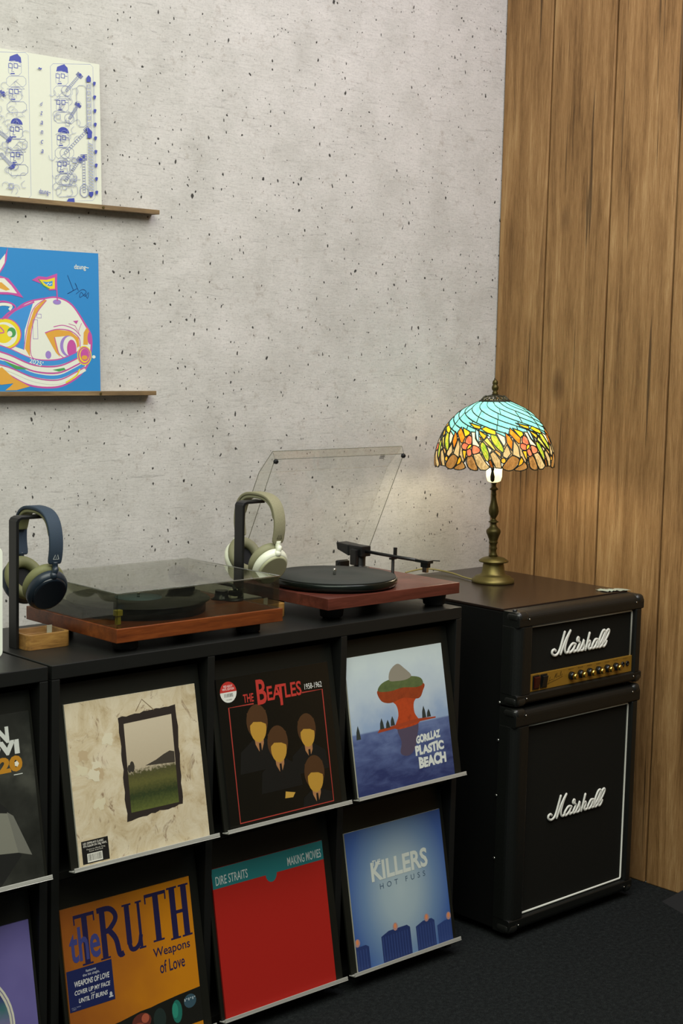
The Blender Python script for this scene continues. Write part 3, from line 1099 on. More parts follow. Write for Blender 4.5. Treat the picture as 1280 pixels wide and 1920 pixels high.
A.ell(*U(40, 745), 0.13, 0.11, PK)
A.ell(*U(40, 745), 0.122, 0.103, YE)
A.ell(*U(35, 750), 0.10, 0.085, WH)
A.ell(*U(25, 745), 0.075, 0.065, YE)
A.ell(*U(85, 735), 0.035, 0.035, GN)
A.ell(*U(72, 745), 0.02, 0.02, WH)
A.line(PL([(-60, 700), (-10, 690), (30, 735), (-40, 740)]), 0.008, PK, smooth=5)
A.poly(PL([(330, 735), (420, 710), (520, 720), (585, 770), (590, 830), (560, 850), (550, 790), (500, 755), (405, 765), (440, 910), (410, 880)]), OR)
A.line(PL([(330, 735), (420, 708), (520, 718), (588, 770), (595, 840)]), 0.007, PK, smooth=5)
A.line(PL([(400, 765), (430, 880), (490, 930)]), 0.006, PK, smooth=5)
A.line(PL([(395, 690), (470, 678), (550, 705), (600, 755)]), 0.006, PK, smooth=5)
A.ell(*U(505, 830), 0.07, 0.075, PU)
A.ell(*U(518, 830), 0.058, 0.07, WH)
A.ell(*U(530, 850), 0.04, 0.065, PK)
A.poly(PL([(620, 820), (625, 730), (650, 690), (668, 720), (655, 820)]), OR)
A.ell(*U(672, 770), 0.02, 0.045, PK)
A.ell(*U(352, 895), 0.024, 0.028, PU)
A.poly(PL([(545, 645), (585, 640), (570, 668)]), PK)
A.line(PL([(510, 665), (560, 680), (580, 720)]), 0.004, PK)
A.line(PL([(610, 660), (585, 720), (590, 745)]), 0.004, PK)
A.frame(*U(240, 780), *U(278, 640), 0.003, PU)
A.frame(*U(270, 628), *U(306, 598), 0.003, PU)
for off, c, w in ((0, PK, 0.010), (22, BL, 0.034), (48, PK, 0.010), (75, WH, 0.03), (98, PK, 0.010), (128, BL, 0.026), (150, PK, 0.008), (172, WH, 0.02)):
    A.line(PL([(-120, 790+off*1.0), (60, 850+off*0.9), (240, 925+off*0.9), (420, 930+off), (560, 880+off*0.95), (600+off*0.2, 850+off*0.9)]), w, c, smooth=6)
A.poly(PL([(380, 1005), (470, 990), (480, 1005), (430, 1018)]), GN)
A.poly(PL([(20, 935), (120, 975), (210, 1000), (110, 1000)]), GN)
A.poly(PL([(-80, 1010), (10, 985), (90, 1060), (210, 1125), (110, 1150), (30, 1150), (70, 1120), (90, 1100), (0, 1110), (-60, 1080)]), OR)
A.line(PL([(590, 1000), (560, 1050), (480, 1100)]), 0.012, YE, smooth=5)
A.ell(*U(627, 900), 0.062, 0.07, YE)
A.ell(*U(627, 900), 0.055, 0.062, PK)
A.ell(*U(627, 900), 0.045, 0.052, YE)
A.ell(*U(630, 895), 0.038, 0.045, PK)
A.ell(*U(628, 915), 0.026, 0.016, OR)
A.ell(*U(700, 910), 0.015, 0.012, WH)
A.ell(*U(425, 508), 0.034, 0.018, PU)
A.line(PL([(428, 500), (420, 310)]), 0.010, PK)
A.poly(PL([(240, 355), (290, 325), (350, 330), (430, 300), (425, 420), (370, 425), (310, 380)]), PK)
A.poly(PL([(290, 350), (350, 350), (412, 330), (410, 412), (370, 415), (325, 385)]), YE)
A.line(PL([(288, 345), (325, 392), (370, 415)]), 0.008, GN)
A.poly(PL([(318, 362), (355, 365), (395, 355), (392, 392), (365, 395), (340, 380)]), BL)
A.line(PL([(350, 385), (365, 372), (370, 384), (386, 374)]), 0.006, WH)
A.poly(PL([(-60, 330), (0, 330), (70, 120), (60, 220), (40, 270), (0, 330), (70, 350), (120, 410), (175, 485), (90, 465), (0, 465), (-60, 460)]), PK)
A.poly(PL([(-50, 320), (0, 240), (52, 175), (45, 240), (10, 300)]), WH)
A.poly(PL([(-50, 350), (40, 350), (90, 400), (130, 455), (60, 448), (-50, 450)]), WH)
A.poly(PL([(-40, 380), (20, 380), (80, 430), (50, 438), (0, 420)]), OR)
A.line(PL([(-60, 540), (20, 515), (90, 530), (115, 560), (60, 600), (20, 640)]), 0.012, PK, smooth=5)
A.line(PL([(-60, 560), (20, 535), (85, 545), (70, 575)]), 0.02, WH, smooth=5)
A.text('dzung~', *U(560, 272), *U(672, 228), WH, 0.012)
A.text("2025'", *U(210, 968), *U(312, 932), WH, 0.01, rot=-0.25)
A.line(PL([(508, 308), (540, 390), (548, 420), (505, 445), (560, 415), (580, 400), (565, 365), (590, 420)]), 0.003, '#16306a', smooth=4)
A.line(PL([(570, 445), (620, 410), (650, 430), (600, 470), (610, 430), (640, 460), (668, 430), (660, 475), (640, 440)]), 0.003, '#16306a', smooth=4)
A.build('cover_print', sb)

su = sleeve(0.861, 1.7678, flat('#d8dbc8', 0.5), 'cream record sleeve with blue line drawings, on the upper wall ledge', edge='#d9dac4', W=0.318, H=0.32, y=0.607, tilt=0.042, group='record sleeves on the wall ledges')
A = Art(0.318, 0.32)
IN, PA = '#3c49a0', '#8e96b8'


def U(x, y):
    return (1-(748-x)/904.0, (1285-y+(x-748)*0.14)/1040.0)


def rrect(x0, y0, x1, y1, w, c):
    A.line(PL([(x0+20, y0), (x1-20, y0), (x1, y0+20), (x1, y1-20), (x1-20, y1), (x0+20, y1), (x0, y1-20), (x0, y0+20)]), w, c, closed=True)


def figure(x, y, hat, seed):
    """one of the small blue line-drawn musicians: hat, glasses, face, instrument"""
    R = random.Random(seed)
    if hat == 0:
        A.poly(PL([(x, y+45), (x+8, y+12), (x+38, y), (x+62, y-8), (x+70, y+2), (x+86, y+18), (x+90, y+58), (x+40, y+42)]), IN)
    elif hat == 1:
        A.line(PL([(x-18, y+60), (x+45, y+5), (x+108, y+60)]), 0.004, PA, closed=True)
    else:
        A.ell(*U(x+46, y+42), 0.047, 0.04, IN, a0=0, a1=PI)
    for dx in (-4, 34):
        A.frame(*U(x+dx, y+92), *U(x+dx+30, y+62), 0.005, IN)
    A.line(PL([(x+64, y+78), (x+84, y+80)]), 0.004, IN)
    A.line(PL([(x+22, y+95), (x+18, y+118), (x+34, y+118)]), 0.004, IN)
    A.line(PL([(x+10, y+132), (x+40, y+132)]), 0.008, IN)
    rrect(x-4, y+48, x+88, y+145, 0.003, PA)
    rrect(x-20, y+150, x+120, y+225, 0.003, PA)


def guitar(x0, y0, x1, y1):
    dx, dy = x1-x0, y1-y0
    L = math.hypot(dx, dy)
    nx, ny = -dy/L, dx/L
    for s_ in (-10, 10):
        A.line(PL([(x0+nx*s_, y0+ny*s_), (x1+nx*s_, y1+ny*s_)]), 0.003, PA)
    for k in range(12):
        t = k/12
        A.line(PL([(x0+dx*t-nx*10, y0+dy*t-ny*10), (x0+dx*t+nx*10, y0+dy*t+ny*10)]), 0.004, PA)
    for k in range(4):
        t = 0.95+0.05*k
        A.line(PL([(x0+dx*t-nx*26, y0+dy*t-ny*26), (x0+dx*t+nx*26, y0+dy*t+ny*26)]), 0.004, IN)
    A.poly(PL([(x1+nx*8, y1+ny*8), (x1-nx*8, y1-ny*8), (x1-nx*8+dx/L*20, y1-ny*8+dy/L*20), (x1+nx*8+dx/L*20, y1+ny*8+dy/L*20)]), IN)
    A.line([(U(x0, y0)[0]+0.04*math.cos(a), U(x0, y0)[1]+0.035*math.sin(a)) for a in [k*PI/8 for k in range(16)]], 0.003, PA, closed=True)


for X in (375, -120):
    rrect(X, 245 if X > 0 else 170, X+(322 if X > 0 else 335), 1245 if X > 0 else 1205, 0.003, PA)
for k, (y, h) in enumerate(((255, 0), (445, 1), (700, 2), (890, 1))):
    figure(418, y, h, k)
    figure(75, y-68+(-10 if h == 1 else 0), h, k+9)
for a in ((490, 440, 590, 330), (510, 640, 575, 545), (470, 890, 640, 730), (470, 1090, 580, 945), (612, 1180, 612, 930), (-60, 520, 20, 460), (-40, 700, 60, 780), (0, 880, 80, 970)):
    guitar(*a)
rrect(565, 400, 640, 700, 0.003, PA)
rrect(582, 1120, 640, 1215, 0.004, PA)
rrect(400, 1125, 560, 1205, 0.003, PA)
RR = random.Random(5)
for X, W__ in ((395, 165), (-60, 240)):
    for k in range(46):
        x, y = X+RR.random()*W__, 400+RR.random()*760
        a = RR.random()*6.28
        A.line(PL([(x, y), (x+26*math.cos(a), y+26*math.sin(a)), (x+44*math.cos(a+0.7), y+44*math.sin(a+0.7)), (x+50*math.cos(a+1.3), y+50*math.sin(a+1.3))]), 0.0025, PA, smooth=3)
    for k in range(10):
        x, y = X+RR.random()*W__, 400+RR.random()*760
        A.frame(*U(x, y+34), *U(x+30, y), 0.003, PA)
for y0, y1, ang in ((330, 1, 0), (740, 1, 0), (1180, -1, 0)):
    A.poly(PL([(640, y0+45), (640, y0+15), (657, y0-5), (674, y0+15), (674, y0+45)] if y1 > 0 else [(645, y0), (678, y0), (678, y0+22), (662, y0+42), (645, y0+22)]), IN)
A.poly(PL([(628, 715), (645, 710), (678, 740), (672, 770), (650, 765)]), IN)
A.line(PL([(640, 375), (640, 740)]), 0.003, PA)
A.line(PL([(674, 375), (674, 740)]), 0.003, PA)
A.line(PL([(646, 800), (646, 1180)]), 0.003, PA)
A.line(PL([(680, 800), (680, 1180)]), 0.003, PA)
for k in range(16):
    A.line(PL([(648, 820+k*22), (678, 838+k*22)]), 0.006, PA)
for k in range(7):
    A.frame(*U(645, 420+k*46), *U(668, 395+k*46), 0.004, PA)
A.line(PL([(698, 380), (702, 1200)]), 0.0025, PA)
for k in range(9):
    A.poly(PL([(688+k*0.5, 378+k*100), (700+k*0.5, 372+k*100), (712+k*0.5, 378+k*100), (707+k*0.5, 396+k*100), (700+k*0.5, 405+k*100), (693+k*0.5, 396+k*100)]), IN)
for x, y in ((470, 1220), (65, 1190)):
    A.poly(PL([(x, y+30), (x+15, y), (x+60, y), (x+62, y+32)]), IN)
for k, c in enumerate('dzanca'):
    A.text(c, *U(288, 545+k*68), *U(306, 520+k*68), IN, 0.0, shear=0.25)
A.text('~', *U(280, 290), *U(305, 275), IN, 0.03)
A.text('dzung~', *U(268, 1185), *U(352, 1150), IN, 0.004)
A.build('cover_print', su)


# ------------------------------------------------------------------ headphone stands and headphones
def headphone_stand(x, y, label):
    root = empty('headphone_stand', (x, y, TOP))
    tag(root, label, 'headphone stand', 'headphone stands beside the turntables')
    # hanger: flat black bar bent into a hook
    h = MB()
    pts = [(0.0, 0.0), (0.0, 0.256), (0.004, 0.262), (0.012, 0.265), (0.064, 0.265)]
    inn = [(0.0065, 0.0), (0.0065, 0.252), (0.009, 0.257), (0.014, 0.259), (0.064, 0.259)]
    poly = pts+inn[::-1]
    n = len(pts)
    v = [(p[0], -0.0145, p[1]) for p in pts+inn]+[(p[0], 0.0145, p[1]) for p in pts+inn]
    f = []
    for i in range(n-1):
        f += [(i, n+i, n+i+1, i+1), (2*n+i, 2*n+i+1, 3*n+i+1, 3*n+i), (i, i+1, 2*n+i+1, 2*n+i), (n+i, 3*n+i, 3*n+i+1, n+i+1)]
    f += [(0, 2*n, 3*n, n), (n-1, 2*n-1, 4*n-1, 3*n-1)]
    h.add(v, f)
    h.build('hanger', M['black_plastic'], root, 0.001)
    # wooden tray: outer block with a recessed floor
    t = MB()
    X0, X1, Y0, Y1, Z = 0.008, 0.108, -0.045, 0.035, 0.031

    def ring(x0, x1, y0, y1, r, z, n=5):
        out = []
        for cx, cy, a in ((x1-r, y1-r, 0), (x0+r, y1-r, PI/2), (x0+r, y0+r, PI), (x1-r, y0+r, 1.5*PI)):
            for k in range(n+1):
                b = a+PI/2*k/n
                out.append((cx+r*math.cos(b), cy+r*math.sin(b), z))
        return out
    R = [ring(X0, X1, Y0, Y1, 0.012, 0.0), ring(X0, X1, Y0, Y1, 0.012, Z), ring(X0+0.007, X1-0.007, Y0+0.007, Y1-0.007, 0.009, Z), ring(X0+0.011, X1-0.011, Y0+0.011, Y1-0.011, 0.007, 0.019)]
    k = len(R[0])
    v = sum(R, [])
    f = [tuple(reversed(range(k))), tuple(range(3*k, 4*k))]
    for j in range(3):
        for i in range(k):
            f.append((j*k+i, j*k+(i+1) % k, (j+1)*k+(i+1) % k, (j+1)*k+i))
    t.add(v, f)
    t.build('tray', M['acacia'], root, 0.001)
    MB().box(0.086, 0.098, 0.010, 0.0112, 0.019, 0.036).build('slot_tab', M['pale_plastic'], root, 0.0004)
    return root


S1 = (0.5595, 0.229)
S2 = (1.1365, 0.232)
headphone_stand(S1[0], S1[1], 'black headphone stand with a wooden tray, left of the covered turntable')
headphone_stand(S2[0], S2[1], 'black headphone stand with a wooden tray, between the two turntables')


def headphones(x, y, z, yaw, mats, label):
    """origin: top of the headband; y runs from cup to cup, the near cup at -y"""
    band, pad, shell, disc, cush, mesh, mark = mats
    root = empty('headphones', (x, y, z), (0, 0, yaw))
    tag(root, label, 'headphones', 'over ear headphones hung on the stands')
    arc = cr([(-0.074, -0.105), (-0.081, -0.075), (-0.079, -0.045), (-0.066, -0.019), (-0.040, -0.004), (0.0, 0.0), (0.040, -0.004), (0.066, -0.019), (0.079, -0.045), (0.081, -0.075), (0.074, -0.105)], 5)

    def strip(name, off0, off1, wid, i0, i1, m, par):
        s = MB()
        P = arc[i0:i1]
        v, f = [], []
        nn = len(P)
        for i, p in enumerate(P):
            a, b = P[max(i-1, 0)], P[min(i+1, nn-1)]
            d = (b-a).normalized()
            nr = Vector((-d.y, d.x))
            e = min(i, nn-1-i)
            ww = wid*(0.82 if e == 0 else 0.96 if e == 1 else 1)
            for (ox, o_) in ((-ww, off0), (ww, off0), (ww, off1), (-ww, off1)):
                q = p+nr*o_
                v.append((ox, q.x, q.y))
        for i in range(nn-1):
            for k in range(4):
                f.append((4*i+k, 4*i+(k+1) % 4, 4*i+4+(k+1) % 4, 4*i+4+k))
        f += [(3, 2, 1, 0), tuple(4*(nn-1)+k for k in range(4))]
        s.add(v, f, 0, True)
        return s.build(name, m, par, 0.002, 2)
    n = len(arc)
    hb = strip('headband', -0.004, 0.003, 0.0145, 0, n, band, root)
    strip('headband_pad', -0.011, -0.004, 0.0125, 9, n-9, pad, root)
    # small marks at both ends of the band
    for s_ in (-1, 1):
        a = Art(0.013, 0.012)
        a.line([(0.05, 0.1), (0.3, 0.85), (0.5, 0.2), (0.7, 0.85), (0.95, 0.1)], 0.16, mark)
        a.line([(0.0, 0.05), (1.0, 0.05)], 0.12, mark)
        mo = a.build('mark', hb)
        mo.location = (0, s_*0.0808, -0.0955)
        if s_ > 0:
            mo.rotation_euler = (0.27, 0, PI)
        else:
            mo.rotation_euler = (0.27, 0, 0)
    for s_ in (-1, 1):
        mtx = Matrix.Translation((-0.008, s_*0.052, -0.155)) @ Matrix.Rotation(-s_*0.58, 4, 'X') @ Matrix.Rotation(-s_*PI/2, 4, 'X')
        # local cup frame: +z is outward
        def ring_shape(prof, seg=36):
            v, f = [], []
            for r, zz in prof:
                for k in range(seg):
                    a = 2*PI*k/seg
                    v.append(mtx @ Vector((r*0.94*math.cos(a), r*1.07*math.sin(a), zz)))
            for i in range(len(prof)-1):
                for k in range(seg):
                    f.append((i*seg+k, i*seg+(k+1) % seg, (i+1)*seg+(k+1) % seg, (i+1)*seg+k))
            return v, f
        c = MB()
        c.add(*ring_shape([(0.041, -0.002), (0.0445, 0.002), (0.0445, 0.010), (0.041, 0.0165), (0.038, 0.018)]), 0, True)
        v, f = ring_shape([(0.038, 0.018)])
        c.add(v, [tuple(range(36))])
        shell_o = c.build('cup', shell, root)
        d = MB()
        d.add(*ring_shape([(0.038, 0.0181), (0.0365, 0.022), (0.034, 0.0228)]), 0, True)
        v, f = ring_shape([(0.034, 0.0228)])
        d.add(v, [tuple(range(36))])
        d.build('cup_disc', disc, shell_o)
        e = MB()
        prof = []
        for k in range(15):
            a = 2*PI*k/14
            prof.append((0.034+0.0115*math.cos(a), -0.013+0.0115*math.sin(a)))
        e.add(*ring_shape(prof), 0, True)
        cu_o = e.build('cushion', cush, root)
        g = MB()
        v, f = ring_shape([(0.030, -0.008)])
        g.add(v, [tuple(range(36))])
        g.build('liner', mesh, cu_o)
        # yoke from the band end to the shell
        top = Vector((0, s_*0.0765, -0.100))
        hp = mtx @ Vector((0, 0.036*(1 if s_ > 0 else -1)*(-1), 0.013))
        cand = [mtx @ Vector((0, q, 0.013)) for q in (0.043, -0.043)]
        hp = max(cand, key=lambda q: q.z)
        y_ = MB().tube(cr([top, top+Vector((0, 0, -0.018)), (top+hp)/2+Vector((0, s_*0.006, 0)), hp], 5), 0.0062, 8, flat_=((1, 0, 0), 1.0))
        y_.sphere(hp, 0.0085, 12, 8)
        y_.build('yoke', shell, root)
    return root


headphones(0.619, 0.232, TOP+0.2795, -0.10, (M['navy_fabric'], M['olive_pad'], M['navy'], M['navy_gloss'], M['olive_pad'], M['black_mesh'], '#b9c0c0'),
           'navy headphones with olive cushions hanging on the left stand')
headphones(1.199, 0.235, TOP+0.2795, -0.10, (M['beige_fabric'], M['beige_pad'], M['cream_plastic'], M['beige_disc'], M['beige_pad'], M['black_mesh'], '#55523f'),
           'cream headphones with beige cushions hanging on the second stand')


# ------------------------------------------------------------------ turntables
def feet(root, xs, ys, r=0.026, h=0.024):
    for fx in xs:
        for fy in ys:
            MB().lathe([(r*0.85, 0), (r, 0.003), (r, h*0.6), (r*0.8, h)], 24).build('foot', M['rubber'], root).location = (fx, fy, 0)


# left: walnut plinth under a closed smoked cover
T1 = (0.684, 0.047)
tw, td = 0.429, 0.335
t1 = empty('turntable', (T1[0], T1[1], TOP))
tag(t1, 'turntable with orange brown wooden plinth under a closed smoked cover', 'turntable')
boxpart('plinth', M['walnut'], t1, 0, tw, 0, td, 0.0235, 0.052, 0.0012)
feet(t1, (0.055, tw-0.055), (0.05, td-0.05))
MB().lathe([(0.13, 0.0535), (0.142, 0.0535), (0.142, 0.073), (0.140, 0.076), (0.04, 0.076)], 64).build('platter', M['platter_edge'], t1).location = (0.168, 0.165, 0)
MB().lathe([(0.003, 0.076), (0.003, 0.088), (0.0015, 0.0895)], 12).build('spindle', M['steel'], t1).location = (0.168, 0.165, 0)
k = MB().lathe([(0.024, 0.0525), (0.016, 0.056), (0.014, 0.070), (0.0145, 0.072)], 20)
k.build('speed_knob', M['black_gloss'], t1).location = (0.392, 0.166, 0)
ta = MB().lathe([(0.030, 0.0525), (0.028, 0.060), (0.016, 0.063), (0.016, 0.094)], 24, (0.372, 0.262, 0)).box(0.354, 0.390, 0.248, 0.282, 0.082, 0.1)
ta.tube([(0.372, 0.262, 0.093), (0.372, 0.10, 0.093), (0.345, 0.06, 0.090)], 0.0042, 10).box(0.332, 0.352, 0.045, 0.068, 0.080, 0.090)
ta = ta.build('tonearm', M['black_gloss'], t1, 0.0005)
MB().lathe([(0.017, 0), (0.020, 0.004), (0.020, 0.022), (0.016, 0.026)], 20).xform(Matrix.Rotation(-PI/2, 4, 'X')).build('counterweight', M['black_plastic'], ta).location = (0.372, 0.288, 0.093)
MB().box(-0.009, 0.009, -0.004, 0.004, 0, 0.024).build('bias_dial', M['pale_plastic'], ta, 0.001).location = (0.405, 0.140, 0.053)
MB().lathe([(0.022, 0), (0.02, 0.004), (0.012, 0.006)], 20).build('cueing_base', M['black_gloss'], ta).location = (0.405, 0.140, 0.052)
boxpart('motor_block', M['black_plastic'], t1, 0.012, 0.055, 0.14, 0.29, 0.053, 0.070, 0.002)
MB().box(-0.005, 0.005, -0.004, 0.004, 0, 0.018).box(-0.008, 0.008, -0.006, 0.006, 0.018, 0.03).build('adapter', M['yellow_part'], t1, 0.001).location = (0.03, 0.04, 0.0525)


def tray_cover(name, w, d, h, th, m, parent):
    c = MB()
    c.box(0, w, 0, d, h-th, h)
    c.box(0, w, 0, th, 0, h-th)
    c.box(0, w, d-th, d, 0, h-th)
    c.box(0, th, th, d-th, 0, h-th)
    c.box(w-th, w, th, d-th, 0, h-th)
    return c.build(name, m, parent)


lid = tray_cover('dust_cover', tw-0.012, td-0.008, 0.070, 0.003, M['smoked_acrylic'], t1)
lid.location = (0.004, 0.004, 0.0525)
for a, b in (((0.0, 0.0), (tw-0.012, 0.0)), ((0.0, 0.0), (0.0, td-0.008)), ((tw-0.012, 0.0), (tw-0.012, td-0.008))):
    MB().tube([(a[0], a[1], 0.0695), (b[0], b[1], 0.0695)], 0.0014, 8).build('edge_highlight', M['acrylic_edge'], lid)  # pale rods put the highlight along the cover's top edges into their colour

# a record lies on its platter
vr = empty('vinyl_record', (T1[0]+0.168, T1[1]+0.165, TOP+0.0765))
tag(vr, 'black vinyl record with a pale blue label under the smoked cover', 'record')
MB().lathe([(0.004, 0), (0.150, 0), (0.151, 0.001), (0.150, 0.002), (0.004, 0.002)], 72, cap=False).build('disc', M['vinyl'], vr)
MB().lathe([(0.004, 0.0021), (0.05, 0.0021), (0.05, 0.0023), (0.004, 0.0023)], 40, cap=False).build('label', M['label_blue'], vr)

# right: red brown plinth, felt mat, open clear cover
T2 = (1.247, 0.050)
t2 = empty('turntable', (T2[0], T2[1], TOP))
tag(t2, 'turntable with reddish plinth and clear cover raised, beside the lamp', 'turntable')
tw2, td2 = 0.425, 0.335
boxpart('plinth', M['mahogany'], t2, 0, tw2, 0, td2, 0.032, 0.058, 0.0008)
for fx, fy in ((0.075, 0.07), (tw2-0.035, 0.05), (0.075, td2-0.06), (tw2-0.035, td2-0.06)):
    MB().lathe([(0.020, 0), (0.026, 0.004), (0.029, 0.026), (0.027, 0.032)], 24).build('foot', M['rubber'], t2).location = (fx, fy, 0)
pc = (0.155, 0.150)
MB().lathe([(0.10, 0.060), (0.140, 0.060), (0.146, 0.063), (0.148, 0.068), (0.148, 0.076), (0.145, 0.079), (0.05, 0.079)], 72).build('platter', M['platter_edge'], t2).location = (*pc, 0)
mt = MB().lathe([(0.004, 0.0792), (0.144, 0.0792), (0.144, 0.0815), (0.05, 0.0815), (0.049, 0.0808), (0.004, 0.0808)], 72, cap=False).build('mat', M['mat_felt'], t2)
mt.location = (*pc, 0)
MB().lathe([(0.0035, 0.079), (0.0035, 0.094), (0.002, 0.096)], 12).build('spindle', M['steel'], t2).location = (*pc, 0)
MB().lathe([(0.05, 0.058), (0.05, 0.060)], 32).build('bearing_plate', M['black_plastic'], t2).location = (*pc, 0)
# tonearm parked along the right side
tx, ty = 0.365, 0.285
ta = MB().lathe([(0.024, 0.0585), (0.024, 0.066), (0.014, 0.068), (0.014, 0.098)], 24, (tx, ty, 0))
ta.box(tx-0.016, tx+0.016, ty-0.022, ty+0.028, 0.094, 0.120)
ta.box(tx-0.026, tx-0.016, ty-0.012, ty+0.010, 0.072, 0.112)
ta = ta.build('tonearm', M['black_plastic'], t2, 0.002)
MB().tube([(tx, ty-0.02, 0.107), (tx+0.004, ty-0.12, 0.105), (tx+0.01, ty-0.195, 0.104)], 0.0042, 10).build('arm_tube', M['black_plastic'], ta)
hs = MB().box(-0.009, 0.009, -0.040, 0.004, -0.003, 0.004).box(-0.006, 0.006, -0.034, -0.012, -0.014, -0.003)
hs.tube([(0.008, -0.03, 0.003), (0.016, -0.055, 0.004)], 0.0014, 6)
hs = hs.build('headshell', M['black_gloss'], ta, 0.0006)
hs.location = (tx+0.01, ty-0.195, 0.104)
MB().box(-0.004, 0.004, -0.03, -0.016, -0.026, -0.014).build('cartridge', M['steel'], hs, 0.0005)
MB().prism([(0.024, 0.092), (0.066, 0.104), (0.070, 0.122), (0.026, 0.120)], tx-0.018, tx+0.018, 'x').build('counterweight', M['black_plastic'], ta, 0.002).location = (0, ty, 0)
ar = MB().lathe([(0.006, 0.0585), (0.004, 0.062), (0.004, 0.104)], 12, (tx+0.012, ty-0.105, 0)).box(tx+0.002, tx+0.022, ty-0.109, ty-0.101, 0.096, 0.1005).box(tx+0.016, tx+0.022, ty-0.109, ty-0.101, 0.0995, 0.125)
ar.build('arm_rest', M['black_plastic'], t2, 0.0006)
# clear cover: profile (along from front rim to hinge, depth behind the rim)
import_profile = [(0.0, 0.0), (0.013, 0.0147), (-0.054, 0.036), (-0.335, 0.040), (-0.335, 0.0)]
al = Vector((0, -0.139, 0.298)).normalized()
pe = Vector((0, 0.298, 0.139)).normalized()
rimL = Vector((0, 0.246-T2[1], 1.1975-TOP))


def LP(p, x):
    q = rimL+al*p[0]+pe*p[1]
    return (x, q.y, q.z)


cv = MB()
X0, X1 = 0.003, tw2-0.003
th = 0.003
prof = import_profile
# side skirts
for xa, xb in ((X0, X0+th), (X1-th, X1)):
    v = [LP(p, xa) for p in prof]+[LP(p, xb) for p in prof]
    n = len(prof)
    cv.add(v, [tuple(range(n)), tuple(reversed(range(n, 2*n)))]+[(i, n+i, n+(i+1) % n, (i+1) % n) for i in range(n)])
# front lip, chamfer, top sheet and back skirt
for i in range(4):
    a, b = Vector(prof[i]), Vector(prof[i+1])
    d = (b-a).normalized()
    nn = Vector((-d.y, d.x))*(th)
    if i < 4:
        qs = [a, b, b-nn*(-1), a-nn*(-1)]
        v = [LP(q, X0+th) for q in qs]+[LP(q, X1-th) for q in qs]
        cv.add(v, [(0, 1, 2, 3), (7, 6, 5, 4), (0, 4, 5, 1), (1, 5, 6, 2), (2, 6, 7, 3), (3, 7, 4, 0)])
cvo = cv.build('dust_cover', M['clear_acrylic'], t2)
for line in ([LP(q, X0+0.0015) for q in (prof[4], prof[0], prof[1], prof[2], prof[3])], [LP(q, X1-0.0015) for q in (prof[4], prof[0], prof[1])],
             [LP(prof[0], X0+0.0015), LP(prof[0], X1-0.0015)], [LP(prof[1], X0+0.0015), LP(prof[1], X1-0.0015)]):
    MB().tube(line, 0.0009, 6).build('cover_edge', M['acrylic_edge'], cvo)
for xx in (X0+0.004, X1-0.004):
    b = MB().lathe([(0.0055, 0), (0.006, 0.003), (0.0045, 0.007)], 14)
    b = b.build('bumper', M['rubber'], cvo)
    b.location = LP((-0.004, 0.0), xx)
    b.rotation_euler = (-pe).to_track_quat('Z', 'Y').to_euler()
mk = Art(0.016, 0.012)
for q in (0.15, 0.5, 0.85):
    mk.line([(0.0, q), (1.0, q)], 0.16, '#2c2c2a')
mk = mk.build('mark', cvo)
mk.location = LP((-0.012, 0.001), tw2-0.075)
mk.rotation_euler = (0.43, 0, 0)
for xx in (0.07, tw2-0.07):
    hg = MB().box(xx-0.016, xx+0.016, td2-0.006, td2+0.012, 0.040, 0.076).tube([(xx-0.018, td2+0.004, 0.072), (xx+0.018, td2+0.004, 0.072)], 0.006, 10)
    hg.build('hinge', M['black_plastic'], t2, 0.001)

